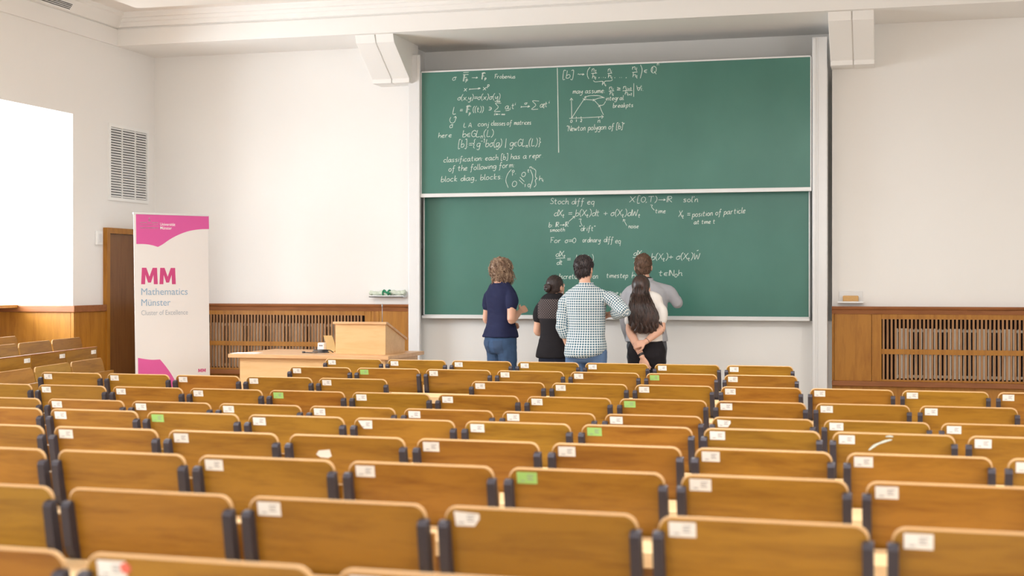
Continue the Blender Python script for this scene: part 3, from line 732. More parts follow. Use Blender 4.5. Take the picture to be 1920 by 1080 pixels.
T(128, 748, 525, 42, 'In discretization on', 744); T(590, 738, 768, 40, 'timestep'); T(792, 742, 930, 50, 'h>0,'); T(1013, 722, 1208, 46, 't∈ℕ_0h')
k.done('chalk_lettering')
T(638, 878, 692, 42, '→'); T(694, 894, 716, 38, 't'); T(560, 905, 640, 44, 'X_0')
k.done('chalk_lettering')
k.done()

# ------------------------------------------------------------------ lecture seats
P, PW, TILT = .55, .500, R(12)
ST, CT = math.sin(TILT), math.cos(TILT)
def sl(x, s, t):
    """point on the sloping back: x across, s up along the back from its top edge, t out of its rear face"""
    return Vector((x, -s * ST - t * CT, SEAT_H + s * CT - t * ST))
def seat_panel(rad=.034, w=PW, h=.40, th=.0125):
    pts = []
    for cx, a0 in ((w / 2 - rad, 0), (-w / 2 + rad, 90)):
        for j in range(7):
            a = R(a0 + 15 * j); pts.append((cx + rad * math.cos(a), -rad + rad * math.sin(a)))
    pts += [(-w / 2, -h), (w / 2, -h)]
    b = MB(); n = len(pts); e = .0035
    loops = [[sl(x * (1 - 2 * e / w), s if s < -h + .001 else s - e, 0) for x, s in pts], [sl(x, s, -e) for x, s in pts], [sl(x, s, -th + e) for x, s in pts], [sl(x * (1 - 2 * e / w), s if s < -h + .001 else s - e, -th) for x, s in pts]]
    v = [p for l in loops for p in l]
    b.add(v, [tuple(range(n)), tuple(range(4 * n - 1, 3 * n - 1, -1))], 0)
    b.add(v, [(l * n + i, l * n + (i + 1) % n, (l + 1) * n + (i + 1) % n, (l + 1) * n + i) for l in range(3) for i in range(n) if 0 <= i < 13], 1)
    b.add(v, [(l * n + i, l * n + (i + 1) % n, (l + 1) * n + (i + 1) % n, (l + 1) * n + i) for l in range(3) for i in range(13, n)], 0)
    return b
def seat_bracket(side):
    x = side * (PW / 2 - .003); b = MB()
    pts = [(-.036, -.001), (-.036, .020), (-.046, .030), (-.155, .034), (-.185, .026), (-.2055, .008), (-.2055, -.001)]
    b.prism([sl(0, s, t) for s, t in pts], (1, 0, 0), x - .013, x + .013)
    for s in (): b.obox(sl(x, s, .0335), Vector((1, 0, 0)), Vector((0, CT, ST)), Vector((0, -ST, CT)), .0022, .0008, .0022, 1)
    return b
def sticker_mesh(kind):
    b = MB(); x0, s0 = -PW / 2 + .027, -.012; w, h = .066, .038
    pts = {'plain': [(0, 0), (w, 0), (w, -h), (0, -h)], 'torn': [(0, 0), (w, -.004), (w * 1.02, -h * .45), (w * .8, -h), (.003, -h * 1.02)],
           'clipped': [(-.004, 0), (w, .002), (w * .97, -h), (w * .32, -h * 1.02), (w * .12, -h * .55)],
           'loose': [(.10, -.052), (.148, -.046), (.155, -.074), (.14, -.082), (.105, -.08), (.088, -.068)]}[kind]
    n = len(pts); v = [sl(x0 + x, s0 + s, .0012) for x, s in pts] + [sl(x0 + x, s0 + s, -.0005) for x, s in pts]
    b.add(v, [tuple(range(n)), tuple(range(2 * n - 1, n - 1, -1))] + [(i, (i + 1) % n, n + (i + 1) % n, n + i) for i in range(n)])
    if kind != 'loose':
        for (xx, ww, ss) in ((.034, .022, .010), (.034, .016, .017), (.034, .020, .024), (.012, .014, .029)):
            b.obox(sl(x0 + xx + ww / 2, s0 - ss, .0016), Vector((1, 0, 0)), Vector((0, -ST, CT)), Vector((0, CT, ST)), ww / 2, .0012, .0003, 1)
    return b
pan_b = MB(); pan_b.box(-.22, .22, .145, .168, .44, .80)
for s in (-1, 1): pan_b.box(s * .17 - .012, s * .17 + .012, .09, .146, .52, .58, 1)
me_wide = seat_panel(.04, .69).mesh('backrest'); me_wide.materials.append(M['seat']); me_wide.materials.append(M['edge'])
me_panel = seat_panel().mesh('backrest'); me_br = [seat_bracket(s).mesh('bracket') for s in (-1, 1)]
me_pan = pan_b.mesh('seat_pan'); me_st = {q: sticker_mesh(q).mesh('label_sticker') for q in ('plain', 'torn', 'clipped', 'loose')}
me_green = sticker_mesh('plain').mesh('label_sticker')
for p in me_br[0].polygons: pass
for me, ms in ((me_panel, ('seat', 'edge')), (me_br[0], ('steel', 'alu')), (me_br[1], ('steel', 'alu')), (me_pan, ('seat', 'steel')), (me_green, ('green_sticker', 'print'))):
    for m in ms: me.materials.append(M[m])
for me in me_st.values():
    me.materials.append(M['sticker']); me.materials.append(M['print'])
def ob(name, me, parent):
    o = bpy.data.objects.new(name, me); C.objects.link(o); o.parent = parent; return o
ORD = ['zeroth', 'first', 'second', 'third', 'fourth', 'fifth', 'sixth', 'seventh', 'eighth', 'ninth', 'tenth', 'eleventh', 'twelfth', 'thirteenth']
STK = {(2, 1): 'green', (2, 5): 'green', (4, 3): 'green', (4, 7): 'green', (6, 1): 'green', (6, 5): 'green', (8, 3): 'green',
       (9, 0): None, (8, 0): None, (7, 2): 'loose', (6, 3): 'clipped', (9, 2): 'torn', (5, 7): 'torn', (10, 0): 'dot'}
LOOK = {'plain': 'white sticker', 'green': 'green sticker', None: 'no sticker', 'loose': 'crumpled sticker', 'clipped': 'clipped white sticker', 'torn': 'torn white sticker', 'dot': 'red-dotted sticker'}
RANGE = {1: range(0, 7), 2: range(0, 7), 3: [i for i in range(0, 13) if i != 5], 4: range(-1, 11), 5: range(-1, 10), 6: range(-1, 9), 7: range(-1, 8), 8: range(-1, 6), 9: range(-1, 5), 10: range(-1, 2)}
me_leg = MB(); me_leg.box(-.02, .02, -.015, .015, 0, .652); me_leg.box(-.025, .025, -.11, .11, 0, .02); me_leg.box(-.012, .012, -.07, .06, .60, .655)
me_leg = me_leg.mesh('leg'); me_leg.materials.append(M['steel'])
for r in range(1, 11):
    D, x0, h = ROWS[r]; fz = row_floor(r); cnt = 0
    rowname = 'the row closest to the blackboards' if r == 1 else '%s row back from the blackboards' % ORD[r]
    for n in RANGE[r]:
        cnt += 1; kind = STK.get((r, n), 'plain')
        pos = 'leftmost' if cnt == 1 else '%s from left' % ORD[cnt]
        t = thing('lecture_seat', 'wooden seat with %s, %s in %s' % (LOOK[kind], pos, rowname), 'seat', rowpt(x0 + n * P + PW / 2, D, fz), RROT,
                  'lecture seats in the %s row' % ORD[r])
        ob('backrest', me_panel, t)
        for m in me_br: ob('bracket', m, t)
        ob('seat_pan', me_pan, t)
        if kind: 
            s = ob('label_sticker', me_green if kind == 'green' else me_st.get(kind, me_st['plain']), t)
            s['label'] = LOOK[kind]
        if kind == 'dot':
            b = MB(); c = sl(-PW / 2 + .092, -.026, .0012); ring = [c + Vector((math.cos(a), 0, 0)) * .012 + Vector((0, -ST, CT)) * (.012 * math.sin(a)) for a in [2 * PI * j / 16 for j in range(16)]]
            b.prism(ring, (0, -1, 0), 0, .001); o = b.build('red_dot', plain('red sticker', (226, 112, 96), .6), t); o['label'] = 'round red sticker'
        if (r, n) == (6, 7):
            b = MB(); Q = catmull([sl(-.10, -.075, .001), sl(-.07, -.05, .001), sl(-.03, -.032, .001), sl(-.005, -.025, .001)], 4)
            b.tube(Q, [.002, .004, .005, .006, .005, .004, .004, .005, .005, .004, .004, .003, .002][:len(Q)], 4, flat=(Vector((0, CT, ST)), .1))
            b.tube([sl(-.03, -.012, .001), sl(-.012, -.010, .001), sl(.0, -.012, .001)], [.002, .004, .002], 4, flat=(Vector((0, CT, ST)), .1))
            b.build('scratch', M['chalk'], t)
    xs = x0 + min(RANGE[r]) * P - .045; xe = x0 + max(RANGE[r]) * P + PW + .045
    d = thing('row_desk', 'long pale shelf desk fixed behind the %s' % ('seat row closest to the blackboards' if r == 1 else '%s seat row back from the blackboards' % ORD[r]), 'desk', rowpt((xs + xe) / 2, D - (.125 if r == 2 else .065), fz + (.028 if r == 2 else 0)), RROT, 'shelf desks behind the seat rows')
    w = (xe - xs) / 2; b = MB()
    b.prism([Vector((0, y, z)) for y, z in ((.095, .70), (-.095, .688), (-.095, .640), (.095, .652))], (1, 0, 0), -w, w)
    b.build('desk_top', M['desk'], d, bevel=.003)
    for n in list(range(min(RANGE[r]), max(RANGE[r]) + 2)):
        l = ob('leg', me_leg, d); l.location = (x0 + n * P - .0215 - (xs + xe) / 2, 0, 0)

# side block by the left wall: its rows run towards the front, its seats face the middle of the hall
def side_row(px, py, ztop, count, kind, labels, back=0):
    d = ray(px, py); p = Vector((0, 0, EYE)) + d * ((EYE - ztop) / -d.z)
    hd = R(10.2); along = Vector((-math.sin(hd), math.cos(hd), 0)); PS = .72
    for i in range(count):
        c = p - along * (PS * (i + .5))
        rz = PI / 2 + hd - PI            # local +y (the sitter's front) looks to the hall's middle
        if kind == 'seat':
            t = thing('side_seat', labels[i], 'seat', (c.x, c.y, 0), rz, 'seats of the side block')
            t.location.z = ztop - SEAT_H; z0 = -(ztop - SEAT_H)
            ob('backrest', me_wide, t); ob('seat_pan', me_pan, t)
            b = MB()
            for s in (-1, 1): b.box(s * .2 - .02, s * .2 + .02, .03, .07, z0, .62); b.box(s * .2 - .02, s * .2 + .02, -.05, .2, z0, z0 + .02)
            b.build('leg_frame', M['steel'], t)
        else:
            t = thing('writing_flap', labels[i], 'desk flap', (c.x, c.y, 0), rz, 'folded writing flaps of the side block')
            w = PS / 2 - .006; b = MB()
            b.box(-w, w, -.012, .008, ztop - .36, ztop - .006); b.build('flap_board', M['seat'], t, bevel=.002)
            b = MB(); b.box(-w, w, -.013, .010, ztop - .007, ztop); b.build('edge_strip', M['cap'], t)
            b = MB(); b.box(-w + .03, -w + .145, .0078, .0092, ztop - .066, ztop - .03)
            for q in range(3): b.box(-w + .04, -w + .075 - q * .004, .0092, .0096, ztop - .040 - q * .009, ztop - .037 - q * .009, 1)
            o = b.build('label_sticker', [M['sticker'], M['print']], t); o['label'] = 'white sticker'
            b = MB()
            for s in (-1, 1): b.box(s * (w - .03) - .015, s * (w - .03) + .015, -.04, -.012, 0, ztop - .1)
            b.build('leg_frame', M['steel'], t)
side_row(190, 670.5, .865, 3, 'seat', ['plain side-block seat nearest the pink banner, in the side row closest to the main seats', 'middle plain seat of the side row closest to the main seats',
         'plain seat at the left picture edge in the side row closest to the main seats'])
side_row(181, 649.5, .93, 3, 'flap', ['upright writing flap with white sticker nearest the pink banner in the side block', 'middle upright writing flap with white sticker in the side block',
         'upright writing flap with white sticker at the left picture edge'])
side_row(150, 632, .99, 3, 'seat', ['pale wooden side seat closest to the door, in the upper side row', 'darker wooden side seat second from the door in the upper side row',
         'wooden side seat at the left picture edge in the upper side row'])
side_row(30, 630, 1.02, 1, 'seat', ['rearmost wooden side seat in the window bay, only its corner in view'])

# ------------------------------------------------------------------ lecturer's desk with lectern
DX0, DX1, DY0, DY1, DZ = -6.12, -4.50, 12.14, 13.16, .855
t = thing('lecturer_desk', 'light beech lecturer desk with cupboard fronts, left of the blackboards', 'desk', ((DX0 + DX1) / 2, (DY0 + DY1) / 2, 0))
w, dp = (DX1 - DX0) / 2, (DY1 - DY0) / 2
b = MB(); b.box(-w, w, -dp, dp, DZ - .035, DZ); b.build('desk_top', M['benchtop'], t, bevel=.005)
b = MB(); b.box(-w + .1, w - .05, -dp + .05, dp - .05, .06, DZ - .035); b.build('body', M['bench'], t, bevel=.003)
b = MB(); b.box(-w + .13, w - .08, -dp + .08, dp - .08, 0, .06); b.build('plinth', M['dark'], t)
for i in range(3):
    a = -w + .30 + i * .42; b = MB(); b.box(a, a + .412, -dp + .036, -dp + .051, .09, DZ - .30)
    dr = b.build('cupboard_door', M['bench'], t, bevel=.002)
    b = MB(); b.tube([(a + .38, -dp + .036, .5), (a + .38, -dp + .02, .5), (a + .38, -dp + .02, .4), (a + .38, -dp + .036, .4)], .004); b.build('handle', M['alu'], dr, True)
LXa, LXb, LYa, LYb = -5.13, -4.625, 12.40, 12.94
t = thing('lectern', 'beech tabletop lectern with a sloping reading top on the lecturer desk', 'lectern', ((LXa + LXb) / 2, (LYa + LYb) / 2, DZ))
w, dp = (LXb - LXa) / 2, (LYb - LYa) / 2; zf, zb = .285, .125
b = MB(); b.prism([Vector((0, y, z)) for y, z in ((-dp, 0), (dp, 0), (dp, zb), (-dp + .02, zf), (-dp, zf))], (1, 0, 0), -w, w); b.build('body', M['bench'], t, bevel=.002)
b = MB(); b.prism([Vector((0, y, z)) for y, z in ((-dp - .02, zf), (-dp + .02, zf), (dp + .03, zb - .01), (dp + .03, zb + .014), (-dp + .025, zf + .022), (-dp - .02, zf + .022))], (1, 0, 0), -w - .02, w + .015); b.build('reading_top', M['benchtop'], t, bevel=.003)
b = MB(); b.box(-w + .02, w - .02, dp + .005, dp + .022, zb + .012, zb + .04); b.build('book_ledge', M['alu'], t)
t = thing('gooseneck_microphone', 'thin grey microphone stem standing up from the lectern top', 'microphone', (LXb - .055, LYa + .06, DZ + zf + .008))
b = MB(); b.tube([(0, 0, 0), (0, 0, .012)], .022, 14); b.build('base', M['grey'], t, True)
b = MB(); b.tube([(0, 0, .01), (.001, 0, .09), (.0, 0, .155)], .0035, 8); b.build('stem', M['grey'], t, True)
b = MB(); b.tube([(0, 0, .15), (0, 0, .155), (0, .0, .18), (0, 0, .184)], [.003, .006, .006, .003], 10); b.build('capsule', M['grey'], t, True)
# things on the desk
def desk_pt(px, py): 
    d = ray(px, py); return Vector((0, 0, EYE)) + d * ((DZ - EYE) / d.z)
p = desk_pt(462, 662)
t = thing('paper_sheet', 'white paper sheet lying flat at the left end of the lecturer desk', 'paper', (p.x, p.y, DZ + .0005))
b = MB(); b.box(-.13, .13, -.10, .10, 0, .0015); b.build('sheet', M['paper'], t)
t.rotation_euler[2] = R(4)
p = desk_pt(604, 661)
t = thing('carton', 'small white box with glossy faces on the desk left of the lectern', 'box', (p.x - .01, p.y + .02, DZ))
b = MB(); b.box(-.035, .035, -.03, .03, 0, .095); b.build('body', M['white'], t, bevel=.008)
b = MB(); b.box(-.02, .02, -.031, -.029, .06, .075); b.build('slot', M['grey'], t)
p = desk_pt(614, 660)
t = thing('card_holder', 'tan curved card standing between the white box and the lectern', 'card', (p.x + .01, p.y + .06, DZ))
b = MB(); rings = []
for i in range(9):
    z = .16 * i / 8; bend = .03 * (i / 8) ** 2
    rings.append([Vector((-.045 - bend * .8, -bend, z)), Vector((.045 - bend * .8, .01 - bend, z)), Vector((.045 - bend * .8, .014 - bend, z)), Vector((-.045 - bend * .8, .004 - bend, z))])
b.loft(rings); b.build('card', M['card'], t)
b = MB(); b.box(-.05, .05, -.03, .035, 0, .012); b.build('foot', M['card'], t, bevel=.003)
p = desk_pt(603, 662)
t = thing('cable_coil', 'coiled black cable lying on the desk in front of the white box', 'cable', (p.x, p.y - .07, DZ))
b = MB(); Q = [(-.15, .02, .006), (-.09, .0, .006)]
for i in range(26):
    a = i * .6; Q.append((.02 + (.09 - .001 * i) * math.cos(a + 2.8), (.03 + .0006 * i) * math.sin(a + 2.8), .006 + .0012 * i))
Q += [(.1, .03, .03), (.13, .05, .008)]
b.tube(catmull(Q, 3), .0048, 6); b.build('cord', M['black'], t, True)
b = MB(); b.tube([(-.18, .03, .008), (-.15, .02, .008)], [.008, .007], 8); b.build('plug', M['black'], t, True)

# ------------------------------------------------------------------ trays beside the boards
p = on_y(727, 556, YF - .06)
t = thing('wall_tray', 'small white tray on the wall left of the boards, holding a cloth roll', 'tray', (p.x, YF, p.z - .008))
b = MB(); b.box(-.20, .20, -.11, 0, 0, .012); b.box(-.20, .20, -.11, -.10, 0, .02); b.box(-.20, .20, -.008, 0, 0, .06); b.build('shelf', M['alu'], t, bevel=.003)
t2 = thing('wiping_cloth', 'rolled pale green wiping cloth tied with a dark green strap on the wall tray', 'cloth', (p.x + .0, YF - .062, p.z + .004))
b = MB(); Q = [Vector((-.215 + .43 * i / 24, .004 * math.sin(i), .03 + .005 * math.sin(i * .9) + (.006 if i > 12 else 0))) for i in range(25)]
rr = [.012] + [.026 + .005 * math.sin(i * 1.7) for i in range(1, 24)] + [.014]
b.tube(Q, rr, 14)
me = b.mesh('roll')
for v in me.vertices:
    q = noise.noise(Vector(v.co) * 55) * .006; v.co = v.co + Vector((0, q, q * .8))
link_mesh('roll', me, M['mop'], t2, True)
b = MB()
for x in (-.03, .03): b.tube([Vector((x - .01 + .02 * math.cos(a) * .3, .034 * math.cos(a), .032 + .034 * math.sin(a))) for a in [2 * PI * j / 14 for j in range(15)]], .008, 6)
b.tube([(-.03, -.03, .055), (0, -.036, .04), (.045, -.034, .028)], .011, 8); b.build('strap', M['greencloth'], t2, True)
p = on_y(1595, 566, YF - .05)
t = thing('sponge_tray', 'small white backed tray on the wall right of the boards, holding a tan sponge', 'tray', (p.x, YF, p.z - .012))
b = MB(); b.box(-.125, .125, -.10, 0, 0, .012); b.box(-.125, .125, -.105, -.097, 0, .018); b.build('shelf', M['alu'], t, bevel=.003)
b = MB(); b.box(-.115, .115, -.012, 0, .012, .118); b.build('back_plate', M['alu'], t, bevel=.003)
t = thing('sponge', 'tan board sponge resting in the white tray right of the boards', 'sponge', (p.x, YF - .055, p.z))
b = MB(); b.box(-.076, .076, -.035, .035, 0, .062); b.build('foam', M['sponge'], t, bevel=.01)

# ------------------------------------------------------------------ roll-up banner
pa = Vector((-7.555, 12.90, 0)); pb = Vector((-7.06, 13.57, 0))
u = (pb - pa).normalized(); nrm = Vector((u.y, -u.x, 0)); BW = (pb - pa).length
tilt = R(.75); bz = math.atan2(u.y, u.x); BH = on_plane(254, 398, pa, nrm).z
t = thing('rollup_banner', 'tall white and pink roll-up banner with MM lettering in front of the door', 'banner', (pa + pb) / 2, bz)
inv = (Matrix.Translation((pa + pb) / 2) @ Matrix.Rotation(bz, 4, 'Z')).inverted()
b = MB(); NB = 24
front = []; 
def bnx(x, z): return x + (z - 1.2) * -.014
rings = []
for i in range(NB + 1):
    z = .06 + (BH - .075) * i / NB
    rings.append([Vector((bnx(-BW / 2, z), -.0015, z)), Vector((bnx(BW / 2, z), -.0015, z)), Vector((bnx(BW / 2, z), .0015, z)), Vector((bnx(-BW / 2, z), .0015, z))])
b.loft(rings); pnl = b.build('fabric_panel', M['banner'], t)
b = MB(); b.box(bnx(-BW / 2, BH) - .004, bnx(BW / 2, BH) + .004, -.008, .012, BH - .02, BH); b.build('top_rail', M['alu'], t, bevel=.003)
b = MB(); b.box(-BW / 2 - .02, BW / 2 + .02, -.10, .10, 0, .07); b.build('base_case', M['alu'], t, bevel=.015)
b = MB(); b.tube([(0, .03, .06), (0.0, .02, 1.2), (bnx(0, BH), .018, BH - .015)], .008); b.build('support_pole', M['grey'], t, True)
def bp(px, py):
    q = inv @ on_plane(px, py, pa, nrm); return Vector((q.x, -.0026, q.z))
def patch(name, outline, mat):
    b = MB(); pts = [bp(*q) for q in outline]; b.prism(pts, (0, 1, 0), 0, .0012); return b.build(name, M[mat], pnl)
cur = lambda P, k=6: [(q.x, q.y) for q in catmull([Vector((x, y, 0)) for x, y in P], k)]
patch('pink_field', [(254.6, 400.5), (391.2, 404.5), (391.8, 429.5)] + cur([(391.8, 429.5), (375, 430), (355, 433), (335, 440), (318, 449), (305, 458), (296, 463)]) + cur([(296, 463), (284, 459.5), (270, 457.6), (255.5, 457.5)]), 'pink')
patch('pink_field', cur([(258.6, 671), (270, 673), (284, 674.5), (300, 674)]) + cur([(300, 674), (310, 686), (320, 700), (328, 714), (334, 728)]) + [(334, 745), (259.5, 742)], 'pink')
def btext(s, px, py, h, x1, mat, bold=0, name='printed_text'):
    """lettering on the banner: left baseline at the photo point, capital height h and right end x1 in photo pixels"""
    a = bp(px, py); top = bp(px, py - h); e = bp(x1, py)
    me = text_mesh(s, 1.0, bold=bold)
    xs = [v.co.x for v in me.vertices]; ys = [v.co.y for v in me.vertices if True]
    capm = text_mesh('M', 1.0); ch = max(v.co.y for v in capm.vertices); bpy.data.meshes.remove(capm)
    sx = (e.x - a.x) / (max(xs) - min(xs)); sy = (top.z - a.z) / ch; m0 = min(xs)
    for v in me.vertices: v.co = Vector((a.x + (v.co.x - m0) * sx, -.0026 - (v.co.z + .0008) * .3, a.z + v.co.y * sy))
    return link_mesh(name, me, M[mat], pnl)
def bold_m(x0, x1, y, h):
    b = MB(); a = bp(x0, y); c = bp(x1, y); t_ = bp(x0, y - h); W = (c.x - a.x); H = t_.z - a.z
    for o in (0, .525):
        b.prism([Vector((a.x + W * (o + .475 * q), -.0026, a.z + H * z)) for q, z in ((0, 0), (.045, 1), (.31, 1), (.5, .46), (.69, 1), (.955, 1), (1, 0), (.765, 0), (.745, .58), (.585, .1), (.415, .1), (.255, .58), (.235, 0))], (0, 1, 0), 0, .0012)
    return b.build('printed_text', M['pinktext'], pnl)
bold_m(264.5, 329.5, 533, 31)
btext('Mathematics', 264.6, 553, 12.5, 351.5, 'bluetext')
btext('Münster', 264.8, 573.5, 12.5, 319.5, 'bluetext')
btext('Cluster of Excellence', 264.8, 591, 9, 352, 'greytext')
btext('Universität', 300, 423, 5.5, 328.3, 'paper', .006); btext('Münster', 300.2, 430, 5.5, 322, 'paper', .006)
bold_m(371.5, 385.7, 698, 6.5)
b = MB()
def bar(x0, x1, y, hh=.004):
    a, c = bp(x0, y), bp(x1, y + (x1 - x0) * .004); b.prism([a + Vector((0, 0, -hh)), c + Vector((0, 0, -hh)), c + Vector((0, 0, hh)), a + Vector((0, 0, hh))], (0, 1, 0), 0, .0012)
bar(262.6, 275.5, 417.3); bar(284, 296.6, 417.5); bar(262.6, 296.6, 421.2, .0025); bar(262.6, 296.6, 427.2, .005); bar(277.5, 282, 414, .006); bar(279, 280.4, 410, .012); bar(277.9, 281.6, 409.5, .0025)
b.build('printed_emblem', M['paper'], pnl)

# ------------------------------------------------------------------ people
def remesh(b, voxel, smooth=3, fac=.5):
    me = b.mesh('tmp'); o = bpy.data.objects.new('tmp', me); C.objects.link(o)
    m = o.modifiers.new('r', 'REMESH'); m.mode = 'VOXEL'; m.voxel_size = voxel
    dg = bpy.context.evaluated_depsgraph_get(); out = bpy.data.meshes.new_from_object(o.evaluated_get(dg))
    bpy.data.objects.remove(o); bpy.data.meshes.remove(me)
    bm = bmesh.new(); bm.from_mesh(out)
    for _ in range(smooth): bmesh.ops.smooth_vert(bm, verts=bm.verts, factor=fac, use_axis_x=True, use_axis_y=True, use_axis_z=True)
    bm.to_mesh(out); bm.free()
    return out
def ellring(c, rx, ry, n=28, pw=2.3, rot=0):
    out = []
    for j in range(n):
        a = 2 * PI * j / n; ca, sa = math.cos(a), math.sin(a)
        x = rx * math.copysign(abs(ca) ** (2 / pw), ca); y = ry * math.copysign(abs(sa) ** (2 / pw), sa)
        out.append(Vector((c[0] + x * math.cos(rot) - y * math.sin(rot), c[1] + x * math.sin(rot) + y * math.cos(rot), c[2])))
    return out
def interp(keys, n):
    """keys: list of tuples, resampled smoothly to n rows"""
    out = []; k = len(keys)
    for i in range(n):
        t = i * (k - 1) / (n - 1); a = min(int(t), k - 2); f = t - a
        p0, p1, p2, p3 = keys[max(a - 1, 0)], keys[a], keys[a + 1], keys[min(a + 2, k - 1)]
        out.append(tuple(.5 * ((2 * B) + (Cc - A) * f + (2 * A - 5 * B + 4 * Cc - Dd) * f * f + (3 * B - A - 3 * Cc + Dd) * f ** 3) for A, B, Cc, Dd in zip(p0, p1, p2, p3)))
    return out
def limb(b, pts, n=18, seg=16, flat=None):
    """pts: (x,y,z,r) keys -> smooth tapering limb with rounded ends"""
    q = interp(pts, n); P = [Vector(p[:3]) for p in q]; r = [max(.002, p[3]) for p in q]
    d0 = (P[0] - P[1]).normalized(); d1 = (P[-1] - P[-2]).normalized()
    P = [P[0] + d0 * r[0] * .85, P[0] + d0 * r[0] * .55] + P + [P[-1] + d1 * r[-1] * .55, P[-1] + d1 * r[-1] * .85]
    r = [r[0] * .4, r[0] * .82] + r + [r[-1] * .82, r[-1] * .4]
    b.tube(P, r, seg, flat=flat)
def column(b, keys, n=26, pw=2.3, seg=30):
    """keys: (z, rx, ry, cx, cy) stacked rings"""
    b.loft([ellring((q[3], q[4], q[0]), q[1], q[2], seg, pw) for q in interp(keys, n)])
def hand(b, wrist, d, nrm, s=1.0, curl=.5, thumb=1):
    """palm from the wrist along d, nrm = back of the hand, thumb = which side (+1 along d x nrm)"""
    d = d.normalized(); nrm = (nrm - d * nrm.dot(d)).normalized(); sd = d.cross(nrm) * thumb
    secs = [(0, .024, .017), (.02, .030, .016), (.05, .038, .014), (.08, .041, .0125), (.092, .038, .011)]
    rings = []
    for t, w, h in secs:
        c = wrist + d * (t * s)
        rings.append([c + sd * (w * s * math.cos(2 * PI * j / 14)) + nrm * (h * s * math.sin(2 * PI * j / 14)) for j in range(14)])
    b.loft(rings)
    for off, ln, rr in ((.029, .070, .0082), (.010, .078, .0086), (-.010, .072, .0082), (-.028, .058, .0074)):
        base = wrist + d * (.078 * s) + sd * (off * s); pts = [base]; ang = .12 + curl * .25
        for kk, fr in enumerate((.45, .32, .25)):
            pts.append(pts[-1] + (d * math.cos(ang) - nrm * math.sin(ang)) * (ln * fr * s)); ang += curl * (1.0, .8, .5)[kk]
        r = [rr * s, rr * .98 * s, rr * .9 * s, rr * .72 * s]
        limb(b, [(*p, q) for p, q in zip(pts, r)], 9, 10)
    base = wrist + d * (.022 * s) + sd * (.022 * s)
    p1 = base + (sd * .75 + d * .6 - nrm * .25).normalized() * (.036 * s)
    p2 = p1 + (sd * .35 + d * .85 - nrm * .4).normalized() * (.030 * s); p3 = p2 + (d * .85 - nrm * .5 + sd * .1).normalized() * (.024 * s)
    limb(b, [(*base, .0125 * s), (*p1, .0105 * s), (*p2, .0092 * s), (*p3, .0075 * s)], 10, 10)
def head(b, c, s=1.0, yaw=0, pitch=0):
    """skull, jaw, nose, brow, lips, ears; the face looks along +y before yaw/pitch"""
    m = Matrix.Rotation(yaw, 4, 'Z') @ Matrix.Rotation(pitch, 4, 'X'); c = Vector(c)
    def e(x, y, z, rx, ry, rz, rm=None): b.ellipsoid(c + m @ (Vector((x, y, z)) * s), rx * s, ry * s, rz * s, 22, 14, mat=(m @ rm if rm else m).to_3x3())
    e(0, -.010, .030, .074, .094, .088); e(0, .030, -.015, .062, .066, .080); e(0, .045, -.070, .046, .046, .040); e(0, .070, -.098, .022, .018, .016)
    e(0, .098, -.012, .012, .016, .026, Matrix.Rotation(R(-14), 4, 'X')); e(0, .106, -.030, .015, .010, .009)
    e(-.028, .082, .018, .022, .012, .009); e(.028, .082, .018, .022, .012, .009); e(0, .092, -.060, .022, .008, .006); e(0, .090, -.070, .019, .008, .006)
    for q in (-1, 1):
        e(q * .077, -.004, -.010, .010, .022, .032, Matrix.Rotation(R(-12), 4, 'X') @ Matrix.Rotation(q * R(18), 4, 'Z')); e(q * .074, .004, -.034, .007, .010, .011)
    return m
def folds(me, amp, fx=9, fz=16, seed=0, where=None, vert=0):
    off = Vector((seed * 7.3, seed * 3.1, seed * 5.7)); ns = [v.normal.copy() for v in me.vertices]
    for v, nn in zip(me.vertices, ns):
        c = v.co; a = amp * (where(c) if where else 1)
        q = noise.noise(Vector((c.x * fx, c.y * fx, c.z * fz)) + off) + .5 * noise.noise(Vector((c.x * fx * 2.3, c.y * fx * 2.3, c.z * fz * 2 + c.x * 9)) + off)
        if vert: q += vert * noise.noise(Vector((c.x * 22, c.y * 22, c.z * 2)) + off)
        v.co = c + nn * (a * q)
    me.update()
def skin_of(b, parent, name, mat, voxel=.007, smooth=3, fold=None, **kw):
    me = remesh(b, voxel, smooth)
    if fold: folds(me, **fold)
    return link_mesh(name, me, M[mat] if isinstance(mat, str) else mat, parent, True)
def V(*a): return Vector(a)
def arm_keys(sh, el, wr, k=1.0, add=0.0, end=1.0):
    """shoulder, elbow, wrist -> limb keys; add inflates, end cuts the limb (1 = wrist, .5 = elbow)"""
    keys = [(*(sh + V(-.028 * math.copysign(1, sh.x), 0, -.012)), .046 * k + add * .7), (*(sh.lerp(el, .28)), .048 * k + add), (*(sh.lerp(el, .7)), .042 * k + add), (*el, .039 * k + add), (*(el.lerp(wr, .25)), .041 * k + add), (*(el.lerp(wr, .6)), .034 * k + add), (*wr, .0255 * k + add)]
    if end >= 1: return keys
    n = 7; t = end * 6; a = int(t); f = t - a; out = keys[:a + 1]
    if f > .01: out.append(tuple(p + (q - p) * f for p, q in zip(keys[a], keys[a + 1])))
    return out
def yoke(b, sh, k, add):
    q = math.copysign(1, sh.x)
    limb(b, [(q * .03 * k, -.012, 1.452 * k, .046 * k + add), (q * .09 * k, -.012, 1.428 * k, .046 * k + add), (sh.x - q * .030, sh.y, sh.z - .012, .046 * k + add)], 8)
